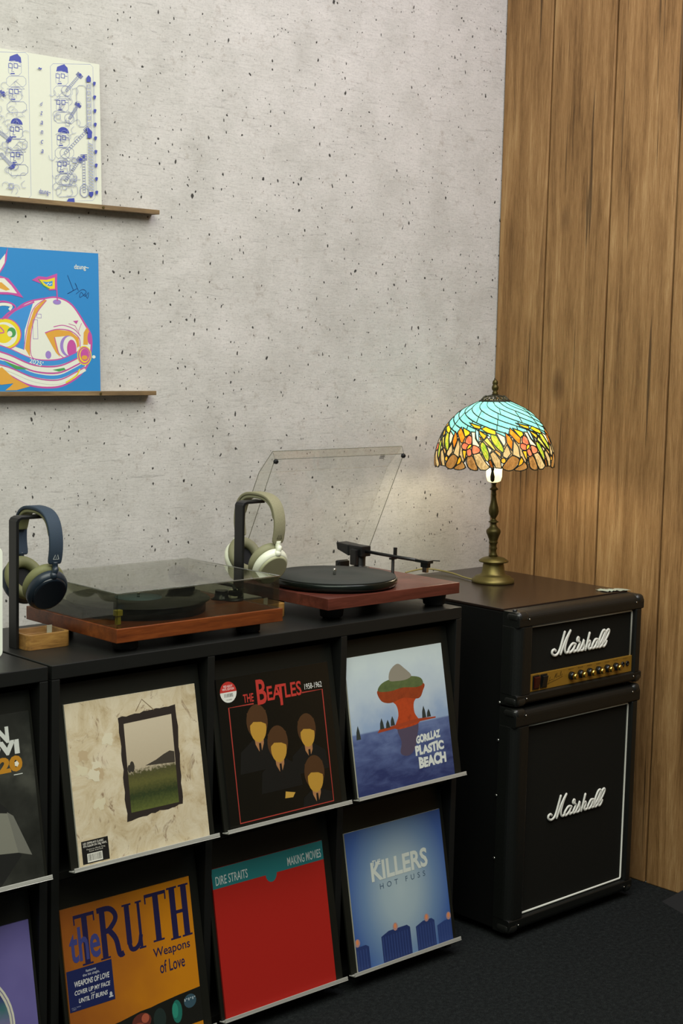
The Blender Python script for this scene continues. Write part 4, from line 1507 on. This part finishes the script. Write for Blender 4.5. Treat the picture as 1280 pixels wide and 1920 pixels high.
# ------------------------------------------------------------------ fridge styled as a guitar amplifier stack
AX0, AX1 = 1.800, 2.302
amp = empty('amplifier_fridge', (AX0, 0, 0))
tag(amp, 'tall black fridge styled as a guitar amplifier stack with white script lettering and a gold control strip', 'amplifier')
aw = AX1-AX0
boxpart('body', M['amp_side'], amp, 0.004, aw-0.004, 0.022, 0.545, 0.02, 0.8215, 0.003)
boxpart('top_panel', M['amp_top'], amp, 0.002, aw-0.002, 0.022, 0.545, 0.822, 0.8285, 0.0015)
for fx in (0.05, aw-0.05):
    for fy in (0.04, 0.5):
        MB().lathe([(0.018, 0), (0.022, 0.004), (0.02, 0.022)], 18).build('foot', M['rubber'], amp).location = (fx, fy, 0)
FR, BK = -0.032, 0.021        # front and back of the door
PX0, PX1 = 1.8555-AX0, 2.269-AX0
PF = -0.017                   # grille cloth plane
for name, z0, z1, pz0, pz1 in (('head_frame', 0.592, 0.825, 0.621, 0.787), ('cabinet_frame', 0.018, 0.586, 0.053, 0.539)):
    # four soft rails around a recessed cloth
    f = MB()

    def rail(axis, a, b, c0, c1):
        r = 0.024
        prof2 = []
        for cx, cy, s0 in ((c0+r, FR+r, PI), (c1-0.008, FR+0.008, 1.5*PI)):
            rr = r if s0 == PI else 0.008
            for k in range(7):
                an = s0+PI/2*k/6
                prof2.append((cx+rr*math.cos(an), cy+rr*math.sin(an)))
        prof2 += [(c1, BK), (c0, BK)]
        return prof2
    fr_ = f
    # left, right (profile in x,y, extruded in z)
    pl = rail('z', 0, 0, 0.0, PX0-0.001)
    fr_.prism(pl, pz0-0.0012, pz1+0.0012, 'z')
    fr_.build('side_rail', M['tolex'], amp, 0.001)
    pr_ = [(aw-p[0]*(aw-PX1)/(PX0-0.001), p[1]) for p in pl][::-1]
    MB().prism(pr_, pz0-0.0012, pz1+0.0012, 'z').build('side_rail', M['tolex'], amp, 0.001)
    top_ = [(p[1], z1-p[0]*(z1-pz1)/(PX0-0.001)) for p in pl]
    bot_ = [(p[1], z0+p[0]*(pz0-z0)/(PX0-0.001)) for p in pl]
    MB().prism(top_, 0.001, aw-0.001, 'x').build('top_rail', M['tolex'], amp, 0.001)
    MB().prism(bot_, 0.001, aw-0.001, 'x').build('bottom_rail', M['tolex'], amp, 0.001)
    boxpart('grille_cloth', M['grille'], amp, PX0-0.002, PX1+0.002, PF, BK-0.002, pz0-0.002, pz1+0.002, 0.0005)
    # white piping round the cloth
    p = MB()
    rr = 0.0026
    za = 0.664 if name == 'head_frame' else pz0+0.004
    loop = [(PX0+0.003, PF-0.002, za), (PX0+0.003, PF-0.002, pz1-0.003), (PX1-0.006, PF-0.002, pz1-0.003), (PX1-0.003, PF-0.002, pz1-0.006), (PX1-0.003, PF-0.002, za)]
    if name != 'head_frame':
        loop = [loop[1], loop[2], loop[3], (PX1-0.003, PF-0.002, za+0.004), (PX1-0.007, PF-0.002, za), (PX0+0.003, PF-0.002, za)]
    p.tube(loop, rr, 10)
    p.build('piping', M['white_piping'], amp)
    # moulded corners with a screw each side
    for cx, sx in ((0.0, 1), (aw, -1)):
        for cz, sz in ((z0, 1), (z1, -1)):
            c = MB()
            P0 = []
            for (dx, dy, dz) in ((-0.0015, -0.0015, -0.0015),):
                x0, x1 = (cx-0.0015, cx+0.040) if sx > 0 else (cx-0.030, cx+0.0015)
                zz0, zz1 = (cz-0.0015, cz+0.026) if sz > 0 else (cz-0.026, cz+0.0015)
                c.box(x0, x1, FR-0.0015, FR+0.045, zz0, zz1)
            co = c.build('corner_cap', M['cap_black'], amp, 0.0125, 5)
            for sxp in (0.036, 0.009):
                s_ = MB().sphere((cx+sx*sxp, FR-0.0018 if sxp > 0.02 else FR+0.006, cz+sz*0.018), 0.0026, 8, 6, scale=(1, 0.6, 1))
                s_.build('screw', M['steel'], co)
# gold control strip
gp = boxpart('control_strip', M['gold_panel'], amp, PX0-0.001, PX1+0.001, PF-0.006, PF, 0.6215, 0.6645, 0.0008)
for kx in (2.025, 2.0616, 2.098, 2.1345, 2.171, 2.2075):
    kb = MB().lathe([(0.0105, 0), (0.0105, 0.006), (0.0085, 0.010), (0.008, 0.011)], 20)
    kb.lathe([(0.0082, 0.0112), (0.0076, 0.019), (0.005, 0.0205)], 20, mi=1)
    kb.xform(Matrix.Rotation(PI/2, 4, 'X'))
    kb.build('knob', [M['black_gloss'], M['knob_gold']], amp).location = (kx-AX0-0.008, PF-0.006, 0.643)
for jx in (2.236, 2.255):
    jk = MB().lathe([(0.0065, 0), (0.0065, 0.003), (0.0035, 0.0032), (0.0035, 0.001)], 16)
    jk.xform(Matrix.Rotation(PI/2, 4, 'X'))
    jk.build('jack_socket', M['black_plastic'], amp).location = (jx-AX0-0.006, PF-0.006, 0.6455)
for sx, m, nm in ((1.880, 'switch_red', 'red_switch'), (1.909, 'black_gloss', 'black_switch')):
    bx = sx-AX0
    s_ = boxpart('rocker_switch', M['black_plastic'], amp, bx-0.0125, bx+0.0125, PF-0.0085, PF-0.006, 0.626, 0.661, 0.0006)
    k = MB().prism([(PF-0.0085, 0.629), (PF-0.0105, 0.629), (PF-0.0150, 0.657), (PF-0.0085, 0.658)][::-1], bx-0.0095, bx+0.0095, 'x')
    k.build('rocker', M[m], s_, 0.0008)
sg = Art(1, 1, 0.0001)
gx = AX0
for pts in ([(1.932, 0.632), (1.940, 0.650), (1.936, 0.640), (1.946, 0.643), (1.950, 0.641)],
            [(1.953, 0.640), (1.961, 0.656), (1.958, 0.646), (1.966, 0.657), (1.963, 0.645), (1.970, 0.649), (1.974, 0.646), (1.978, 0.651), (1.982, 0.660), (1.980, 0.648), (1.988, 0.652)],
            [(1.928, 0.633), (1.945, 0.6365), (1.970, 0.641), (1.988, 0.646)]):
    sg.line([(x-gx+0.5-0.004, z) for x, z in pts], 0.0009, '#3a2a0c', smooth=4)
for kx, w in ((2.018, 'PRESENCE'), (2.056, 'BASS'), (2.092, 'MIDDLE'), (2.129, 'TREBLE'), (2.165, 'VOLUME'), (2.20, 'VOLUME')):
    sg.text(w, kx-gx+0.5-0.012, 0.6585, kx-gx+0.5+0.008, 0.6612, '#3a2a0c', 0.0)
sg.text('INPUT', 2.238-gx+0.5-0.008, 0.6585, 2.238-gx+0.5+0.012, 0.6612, '#3a2a0c', 0.0)
sg.text('POWER', 1.880-gx+0.5-0.008, 0.6618, 1.880-gx+0.5+0.008, 0.6638, '#3a2a0c', 0.0)
sg = sg.build('panel_print', gp, PF-0.0062)
# raised script lettering
SCRIPT = [
    [(1.9559, 0.7131), (1.9507, 0.7166), (1.944, 0.7142), (1.9425, 0.7084), (1.9481, 0.703), (1.9561, 0.7013), (1.9661, 0.7056), (1.9739, 0.7173), (1.9834, 0.7415), (1.9894, 0.7571)],
    [(1.9762, 0.7022), (1.9847, 0.7197), (1.9962, 0.7393), (2.0117, 0.758)],
    [(2.0117, 0.758), (2.0008, 0.7402), (1.9928, 0.7188), (1.9936, 0.7068), (2.0001, 0.7023), (2.0086, 0.7065)],
    [(2.0338, 0.7212), (2.0227, 0.7235), (2.0116, 0.7151), (2.0063, 0.7067), (2.0093, 0.7022), (2.0158, 0.7026), (2.027, 0.7103), (2.0345, 0.7211)],
    [(2.0338, 0.7212), (2.0265, 0.7073), (2.0287, 0.7018), (2.0355, 0.704)],
    [(2.0435, 0.7372), (2.0407, 0.7342), (2.0405, 0.729), (2.0458, 0.7269), (2.0514, 0.7232), (2.0488, 0.7167), (2.0413, 0.7056), (2.0439, 0.7015), (2.0508, 0.7037)],
    [(2.0435, 0.7372), (2.0469, 0.735), (2.0458, 0.7269)],
    [(2.0508, 0.7037), (2.0617, 0.7167), (2.0677, 0.7278), (2.0668, 0.7192), (2.0688, 0.7099), (2.0639, 0.7021), (2.0561, 0.7023)],
    [(2.0899, 0.7434), (2.0827, 0.7219), (2.0752, 0.7015)],
    [(2.0766, 0.7059), (2.084, 0.7202), (2.0917, 0.7226), (2.0926, 0.7162), (2.0873, 0.7062), (2.0905, 0.7016), (2.0982, 0.7034)],
    [(2.1245, 0.7231), (2.1148, 0.7239), (2.1059, 0.7146), (2.1012, 0.7061), (2.1043, 0.7019), (2.1114, 0.7033), (2.1204, 0.713), (2.1245, 0.7231)],
    [(2.1245, 0.7231), (2.1175, 0.7087), (2.1189, 0.7022), (2.1258, 0.7032)],
    [(2.1258, 0.7032), (2.1406, 0.7183), (2.1505, 0.7324), (2.1541, 0.7412), (2.1497, 0.7444), (2.1427, 0.7409), (2.1339, 0.7266), (2.1271, 0.7091), (2.1295, 0.7027), (2.1356, 0.7017), (2.1414, 0.7059)],
    [(2.1414, 0.7059), (2.1564, 0.718), (2.1676, 0.732), (2.1708, 0.7401), (2.168, 0.744), (2.161, 0.7404), (2.1511, 0.7247), (2.1447, 0.7101), (2.1459, 0.7036), (2.1514, 0.7017), (2.1583, 0.7078), (2.1615, 0.7143)],
]


def script(name, dx, dz, s_, rad):
    b = MB()
    for st in SCRIPT:
        pts = cr([((x-2.057)*s_+2.057+dx-AX0, PF-0.003, (z-0.729)*s_+0.729+dz) for x, z in st], 5)
        b.tube(pts, rad, 8, flat_=((0, 1, 0), 0.75))
        for e in (pts[0], pts[-1]):
            b.sphere(e, rad, 8, 6, scale=(1, 0.75, 1))
    b.build(name, M['logo_white'], amp)


script('script_lettering', 0, 0, 1.0, 0.0036)
script('script_lettering', 2.067-2.057, 0.3045-0.7290, 1.0, 0.0034)
# hinge hardware on the left side
for hz in (0.595, 0.50, 0.36, 0.20):
    MB().sphere((0.002, 0.024, hz), 0.004, 8, 6, scale=(0.7, 1, 1)).build('side_screw', M['steel'], amp)
for cz in (0.832,):
    MB().lathe([(0.006, 0), (0.006, 0.008)], 12).build('top_stud', M['black_plastic'], amp).location = (0.012, -0.006, 0.8225)
# scrap of pale plastic film on the far corner
b = MB()
R = random.Random(3)
nx, ny = 14, 3
v = []
for i in range(nx+1):
    for j in range(ny+1):
        v.append((2.225+0.006*i*0.95, 0.035+0.012*j+0.002*R.random()-0.0015*i, 0.8296+R.random()*(0.0035 if i < 7 else 0.0015)))
b.add(v, [(i*(ny+1)+j, (i+1)*(ny+1)+j, (i+1)*(ny+1)+j+1, i*(ny+1)+j+1) for i in range(nx) for j in range(ny)])
o = b.build('plastic_scrap', M['crumple'])
sm = o.modifiers.new('solid', 'SOLIDIFY')
sm.thickness = 0.0008
tag(o, 'crumpled strip of pale plastic film on the fridge top corner', 'plastic film')

# ------------------------------------------------------------------ stained glass table lamp
lamp = empty('table_lamp', (2.103, 0.325, 0.8287), (-0.015, -0.0161, 0))
tag(lamp, 'brass table lamp with a stained glass dome shade on the fridge', 'lamp')
BASE = [(0.0575, 0), (0.058, 0.004), (0.0565, 0.010), (0.050, 0.0135), (0.0485, 0.017), (0.036, 0.021), (0.034, 0.0235), (0.0315, 0.026), (0.0285, 0.048), (0.0275, 0.054), (0.030, 0.0555),
        (0.040, 0.0565), (0.040, 0.060), (0.030, 0.0665), (0.0225, 0.0690), (0.0125, 0.0712)]
STEM = [(0.0125, 0.0712), (0.0105, 0.077), (0.0085, 0.083), (0.0088, 0.089), (0.0108, 0.0935), (0.0088, 0.097), (0.0098, 0.104), (0.0118, 0.108), (0.0128, 0.1095), (0.0110, 0.112), (0.0125, 0.118), (0.0175, 0.131),
        (0.0190, 0.134), (0.0200, 0.139), (0.0185, 0.144), (0.0130, 0.149), (0.0085, 0.155), (0.0080, 0.160), (0.0090, 0.1635), (0.0140, 0.1645), (0.0140, 0.166), (0.0090, 0.1685), (0.0065, 0.172), (0.0058, 0.1745),
        (0.0090, 0.1800), (0.0125, 0.186), (0.0137, 0.193), (0.0128, 0.203), (0.0100, 0.213), (0.0075, 0.223), (0.0060, 0.233), (0.0064, 0.238), (0.0072, 0.240), (0.0060, 0.243), (0.0060, 0.2505), (0.0115, 0.2525),
        (0.0118, 0.2545), (0.0060, 0.260), (0.0050, 0.266), (0.0090, 0.272), (0.012, 0.274)]
MB().lathe(BASE, 48).build('base', M['brass'], lamp).rotation_euler = (0.015, 0.0161, 0)   # foot lies flat, the stem leans a little
MB().lathe(STEM, 32).build('stem', M['brass_dark'], lamp)
MB().lathe([(0.010, 0.272), (0.018, 0.276), (0.0215, 0.288), (0.0215, 0.334), (0.0205, 0.336)], 28, cap=False).build('socket', stained('socket_ivory', '#efeedb', '#f7f6e6', 0.10), lamp)
# harp rod to the cap, finial and pierced cap
MB().tube([(0.024, 0, 0.325), (0.034, 0, 0.39), (0.020, 0, 0.475), (0.0, 0, 0.50)], 0.0016, 8).tube([(-0.024, 0, 0.325), (-0.034, 0, 0.39), (-0.020, 0, 0.475), (0.0, 0, 0.50)], 0.0016, 8).build('harp', M['brass'], lamp)
RIM = 0.316
MB().lathe([(0.010, RIM+0.192), (0.007, RIM+0.196), (0.008, RIM+0.199), (0.0055, RIM+0.201), (0.009, RIM+0.207), (0.0095, RIM+0.212), (0.0075, RIM+0.217), (0.006, RIM+0.2185), (0.0078, RIM+0.222), (0.0068, RIM+0.228), (0.003, RIM+0.233), (0.001, RIM+0.234)], 24).build('finial', M['brass_dark'], lamp)
cap = MB().lathe([(0.0435, RIM+0.1735), (0.042, RIM+0.1775), (0.036, RIM+0.1795)], 40, cap=False)
cap.lathe([(0.026, RIM+0.1885), (0.018, RIM+0.1905), (0.009, RIM+0.193), (0.009, RIM+0.190)], 40, cap=False)
for k in range(18):
    a = 2*PI*k/18
    cap.tube([(0.0365*math.cos(a-0.1), 0.0365*math.sin(a-0.1), RIM+0.179), (0.031*math.cos(a+0.13), 0.031*math.sin(a+0.13), RIM+0.185), (0.0255*math.cos(a-0.05), 0.0255*math.sin(a-0.05), RIM+0.189)], 0.0018, 6)
cp = cap.build('cap', M['bronze_dark'], lamp)
sm = cp.modifiers.new('solid', 'SOLIDIFY')
sm.thickness = 0.0012
# pull switch
PSX, PSY = -0.025, -0.0165
MB().tube([(PSX, PSY, 0.345), (PSX, PSY, 0.318)], 0.0014, 6).lathe([(0.0035, 0.306), (0.0045, 0.309), (0.0045, 0.317), (0.003, 0.319)], 12, (PSX, PSY, 0)).lathe([(0.002, 0.276), (0.0055, 0.280), (0.0062, 0.290), (0.003, 0.306)], 12, (PSX, PSY, 0)).build('pull_switch', M['bronze_dark'], lamp)
# bulb
bm_ = MB().lathe([(0.012, 0.300), (0.013, 0.336), (0.016, 0.345), (0.027, 0.368), (0.030, 0.385), (0.025, 0.402), (0.012, 0.412), (0.002, 0.414)], 24)
bulb_m = bpy.data.materials.new('bulb_glow')
bulb_m.use_nodes = True
NB = Nodes(bulb_m)
NB.b.inputs['Emission Color'].default_value = (1.0, 0.86, 0.62, 1)
NB.b.inputs['Emission Strength'].default_value = 66.0
bm_.build('bulb', bulb_m, lamp)

# shade: a dome profile, cut into panes; coordinates are (degrees round the lamp, metres down the dome)
DOME = [(0.042, 0.175), (0.0705, 0.161), (0.0957, 0.146), (0.1246, 0.116), (0.143, 0.085), (0.155, 0.052), (0.1607, 0.025), (0.160, 0.0), (0.1585, -0.02)]
SL = [0.0]
for a, b in zip(DOME[:-1], DOME[1:]):
    SL.append(SL[-1]+math.hypot(b[0]-a[0], b[1]-a[1]))
DF = cr([(DOME[i][0], DOME[i][1], SL[i]) for i in range(len(DOME))], 10)


def dome(th_, s_):
    for a, b in zip(DF[:-1], DF[1:]):
        if s_ <= b[2] or b is DF[-1]:
            t = (s_-a[2])/max(b[2]-a[2], 1e-9)
            r, z = a[0]+(b[0]-a[0])*t, a[1]+(b[1]-a[1])*t
            break
    return Vector((r*math.cos(th_), r*math.sin(th_), RIM+z))


PANES = [
    ('amber', [(-1.0, 0.192), (4.9, 0.1894), (10.6, 0.2216), (6.0, 0.226), (0.2, 0.2168)]),
    ('cream', [(4.9, 0.1835), (12.3, 0.1803), (16.9, 0.2003), (22.1, 0.217), (18.2, 0.225), (13.2, 0.2247), (9.4, 0.2126)]),
    ('brown', [(20.2, 0.2008), (23.0, 0.1968), (26.1, 0.2189), (22.8, 0.2177)]),
    ('cream', [(21.7, 0.1831), (24.9, 0.1752), (27.6, 0.1817), (32.0, 0.1973), (33.3, 0.2195), (27.7, 0.2188), (25.1, 0.2052)]),
    ('amber', [(43.2, 0.1864), (51.0, 0.1967), (48.7, 0.2122), (43.8, 0.2243), (38.8, 0.2254), (34.5, 0.2201), (34.7, 0.2117)]),
    ('amber', [(55.6, 0.2029), (59.6, 0.2177), (56.2, 0.2245), (50.6, 0.2267), (45.5, 0.2231), (49.9, 0.2142)]),
    ('gold', [(53.1, 0.1896), (55.4, 0.2009), (53.5, 0.2099), (48.9, 0.2154), (50.7, 0.1993)]),
    ('cream', [(39.0, 0.157), (41.1, 0.1685), (42.7, 0.1812), (38.2, 0.1948), (34.2, 0.1882), (34.3, 0.1777)]),
    ('cream', [(46.4, 0.143), (51.2, 0.1649), (52.0, 0.1948), (44.0, 0.1845)]),
    ('orange', [(38.0, 0.1241), (42.9, 0.1352), (45.6, 0.1498), (43.7, 0.174), (38.8, 0.1523)]),
    ('white', [(27.5, 0.1234), (37.4, 0.1365), (37.9, 0.1522), (35.9, 0.163), (31.5, 0.1441)]),
    ('lime', [(22.2, 0.1286), (27.5, 0.1314), (31.0, 0.1454), (35.1, 0.1657), (34.7, 0.1784), (29.3, 0.1684), (24.4, 0.153), (22.4, 0.1415)]),
    ('tan', [(27.4, 0.1704), (32.5, 0.1803), (32.5, 0.1921), (26.0, 0.1758)]),
    ('olive', [(18.2, 0.1375), (22.5, 0.151), (27.6, 0.1711), (25.9, 0.1732), (15.0, 0.1465)]),
    ('gold', [(7.3, 0.1168), (17.8, 0.1331), (15.0, 0.1445), (9.8, 0.1306)]),
    ('lime', [(12.9, 0.1514), (16.0, 0.1546), (20.4, 0.1779), (21.2, 0.1936), (19.3, 0.2022), (14.8, 0.1835), (11.7, 0.1623)]),
    ('white', [(18.2, 0.1599), (24.0, 0.1719), (21.4, 0.1825)]),
    ('yellow', [(10.1, 0.1136), (15.3, 0.1068), (27.1, 0.119), (27.6, 0.1256), (27.1, 0.1314), (18.4, 0.1258)]),
    ('gold', [(-8.3, 0.0952), (9.5, 0.1063), (8.7, 0.1152), (1.5, 0.1112)]),
    ('sky', [(3.7, 0.114), (8.0, 0.1219), (10.5, 0.1556), (6.6, 0.1423), (4.4, 0.1265)]),
    ('white', [(-1.2, 0.1233), (4.0, 0.1243), (5.5, 0.1423), (11.3, 0.161), (10.3, 0.1658), (3.2, 0.1595), (1.2, 0.1371)]),
    ('teal', [(16.4, 0.1266), (22.0, 0.1286), (22.1, 0.1395)]),
    ('yellow', [(47.4, 0.1112), (59.2, 0.1228), (59.5, 0.1309), (54.6, 0.1387)]),
    ('orange', [(44.4, 0.1103), (55.0, 0.1394), (53.5, 0.1549), (51.2, 0.1548), (42.1, 0.1264)]),
    ('gold', [(-7.4, 0.1742), (-2.3, 0.175), (-2.6, 0.2014), (-5.0, 0.1931)]),
    ('salmon', [(-2.7, 0.1337), (0.4, 0.1372), (1.8, 0.1454), (2.0, 0.1569), (-0.6, 0.1599), (-5.6, 0.1535), (-5.0, 0.1405)]),
    ('salmon', [(-6.8, 0.1544), (-0.8, 0.1606), (-2.4, 0.1723), (-7.0, 0.1715), (-9.1, 0.1628)]),
    ('salmon', [(1.7, 0.1698), (3.9, 0.1836), (2.0, 0.1894), (-0.9, 0.1874), (-2.3, 0.173)]),
    ('salmon', [(3.5, 0.1615), (8.2, 0.1625), (11.5, 0.1691), (11.9, 0.1757), (9.8, 0.1811), (4.4, 0.1826)]),
    ('yellow', [(0.4, 0.1577), (2.6, 0.1589), (2.4, 0.1637), (0.1, 0.17), (-2.1, 0.173), (-2.4, 0.1675), (-1.1, 0.1606)]),
    ('jewel', [(37.3, 0.1993), (36.6, 0.2041), (34.9, 0.2061), (33.1, 0.2041), (32.4, 0.1993), (33.2, 0.1945), (34.9, 0.1925), (36.6, 0.1945)]),
]
PX = 60/61.9
K = 0.13                      # metres per radian in the flat layout
PER = math.radians(60)*K


def flatpt(deg, s_):
    return (math.radians(deg*PX)*K, s_)


SWIRL, SDEP, SPOW = 95.0, 0.125, 1.6


def swirl(d):
    return SDEP*(max(d, 0)/SWIRL)**(1/SPOW)


shapes = []                   # (glass, polygon, came half width)
for i in range(3):
    cuts = (0.0, 34+8*i, 62+7*i, 88+4*i, 118)
    for a, b in zip(cuts[:-1], cuts[1:]):
        low = [(math.radians(20*i+a+(b-a)*t/8)*K, swirl(a+(b-a)*t/8)) for t in range(9)]
        upp = [(math.radians(20*i+a+(b-a)*t/8)*K, swirl(a+(b-a)*t/8-20)) for t in range(9)]
        poly = low[::-1]+[p for p in upp]
        # tidy repeated points at the cap edge
        q = []
        for p in poly:
            if not q or math.hypot(p[0]-q[-1][0], p[1]-q[-1][1]) > 1e-5:
                q.append(p)
        shapes.append(('blue', q, 0.0010))
# quiet cream panes behind the leaves
for a, b, s0, s1 in ((-4, 14, 0.150, 0.192), (14, 33, 0.140, 0.200), (33, 58, 0.138, 0.205)):
    shapes.append(('cream', [flatpt(a, s0), flatpt(b, s0), flatpt(b, s1), flatpt(a, s1)], 0.0012))
for g, pl in PANES:
    P_ = [flatpt(*p) for p in pl]
    if g in ('salmon', 'lime', 'amber', 'jewel'):
        P_ = [tuple(q) for q in cr(P_, 3, True)]
    shapes.append((g, P_, 0.00115))

verts, faces, tags = [], [], []


def addpoly(pts, tg):
    area_ = sum(pts[i][0]*pts[(i+1) % len(pts)][1]-pts[(i+1) % len(pts)][0]*pts[i][1] for i in range(len(pts)))
    if area_ < 0:
        pts = pts[::-1]
    b = len(verts)
    verts.extend(Vector(p) for p in pts)
    faces.append(list(range(b, b+len(pts))))
    tags.append(tg)


order = 0
for k, (g, pl, hw) in enumerate(shapes):
    for rep in (-2, -1, 0, 1, 2):
        off = rep*PER
        P = [(p[0]+off, p[1]) for p in pl]
        if max(p[0] for p in P) < -PER*0.45 or min(p[0] for p in P) > PER*2.9:
            continue
        addpoly(P, (k, rep, False))
        n = len(P)
        for i in range(n):
            a, b = Vector(P[i]), Vector(P[(i+1) % n])
            d = b-a
            if d.length < 1e-6:
                continue
            d.normalize()
            nn = Vector((-d.y, d.x))*hw
            e = d*hw*0.6
            addpoly([tuple(a-e+nn), tuple(a-e-nn), tuple(b+e-nn), tuple(b+e+nn)], (k, rep, True))
# spread extra points so that the curve of the dome is followed
for i in range(-4, 42):
    for j in range(0, 28):
        verts.append(Vector((i*0.008+0.0041*(j % 2)+0.0003, 0.0013+j*0.0083)))
ov, oe, of, _, _, _ = delaunay_2d_cdt(verts, [(f_[i], f_[(i+1) % len(f_)]) for f_ in faces for i in range(len(f_))], [], 0, 1e-6)
cells, came = {}, []
polys = []
for f_, tg in zip(faces, tags):
    pp = [(verts[i].x, verts[i].y) for i in f_]
    polys.append((tg, pp, min(q[0] for q in pp), max(q[0] for q in pp), min(q[1] for q in pp), max(q[1] for q in pp)))
polys.sort(key=lambda q: (q[0][0], q[0][2]), reverse=True)


def inside(pp, x, y):
    c = False
    for a, b in zip(pp, pp[1:]+pp[:1]):
        if (a[1] > y) != (b[1] > y) and x < (b[0]-a[0])*(y-a[1])/(b[1]-a[1])+a[0]:
            c = not c
    return c


for tri in of:
    x, y = sum(ov[i].x for i in tri)/3, sum(ov[i].y for i in tri)/3
    for tg, pp, xa, xb, ya, yb in polys:
        if xa <= x <= xb and ya <= y <= yb and inside(pp, x, y):
            if tg[1] == 0:
                (came if tg[2] else cells.setdefault(tg[0], [])).append(tri)
            break


def dome_mesh(name, tris, m, lift=0.0):
    ids = sorted({i for t in tris for i in t})
    ix = {q: n_ for n_, q in enumerate(ids)}
    me = bpy.data.meshes.new(name)
    co = []
    for q in ids:
        p = dome(ov[q].x/K, min(max(ov[q].y, 0.0), 0.246))
        if lift:
            p = p+Vector((p.x, p.y, 0.06)).normalized()*lift
        co.append(p)
    me.from_pydata(co, [], [[ix[i] for i in t] for t in tris])
    for p in me.polygons:
        p.use_smooth = True
    me.materials.append(m)
    return me


shade = empty('shade', (0, 0, 0))
shade.parent = lamp
TH0 = math.radians(-163.75)
pane_me = {k: dome_mesh('pane', t, GLASS[shapes[k][0]], 0.0) for k, t in cells.items()}
came_me = dome_mesh('lead_strip', came, M['lead'], 0.0)
for sct in range(6):
    a = TH0+sct*PI/3
    co = bpy.data.objects.new('lead_strip', came_me)
    COL.objects.link(co)
    co.parent = shade
    co.rotation_euler = (0, 0, a)
    sm = co.modifiers.new('solid', 'SOLIDIFY')
    sm.thickness = 0.0026
    sm.offset = 0.0
    for k, me in pane_me.items():
        po = bpy.data.objects.new('pane', me)
        COL.objects.link(po)
        po.parent = shade
        po.rotation_euler = (0, 0, a)
# cord from the base over the top, down behind the turntable
cd_ = MB().tube(cr([(-0.035, 0.042, 0.006), (-0.020, 0.09, 0.006), (-0.004, 0.14, 0.008), (-0.002, 0.19, 0.011), (-0.030, 0.223, 0.016), (-0.075, 0.230, 0.014), (-0.100, 0.236, 0.010)], 6), 0.0024, 8)
cd_.build('cord', M['cord'], lamp)

# ------------------------------------------------------------------ odds and ends at the edges
b = MB()
W_, H_, r = 0.22, 0.215, 0.012
ring = []
for cx, cz, a in ((0-r, H_-r, 0), (-W_+r, H_-r, PI/2), (-W_+r, r, PI), (-r, r, 1.5*PI)):
    for k in range(7):
        t = a+PI/2*k/6
        ring.append((cx+r*math.cos(t), cz+r*math.sin(t)))
b.prism(ring[::-1], 0, 0.008, 'y')
wp = b.build('display_board', M['white_board'], None, 0.001)
wp.location = (0.500, 0.165, TOP)
tag(wp, 'white rounded board standing at the left edge of the photo', 'board')

b = MB().add([(2.335, -0.105, 0.0), (2.420, -0.145, 0.0), (2.420, -0.60, 0.0), (2.16, -0.60, 0), (2.420, -0.165, 0.055), (2.420, -0.60, 0.16), (2.33, -0.60, 0.16)],
             [(3, 2, 1, 0), (0, 1, 4), (1, 2, 5, 4), (2, 3, 6, 5), (0, 4, 5, 6, 3)])
b = b.build('stage_wedge', M['rubber'], None, 0.002)
tag(b, 'black sloping case on the carpet in the lower right corner', 'case')
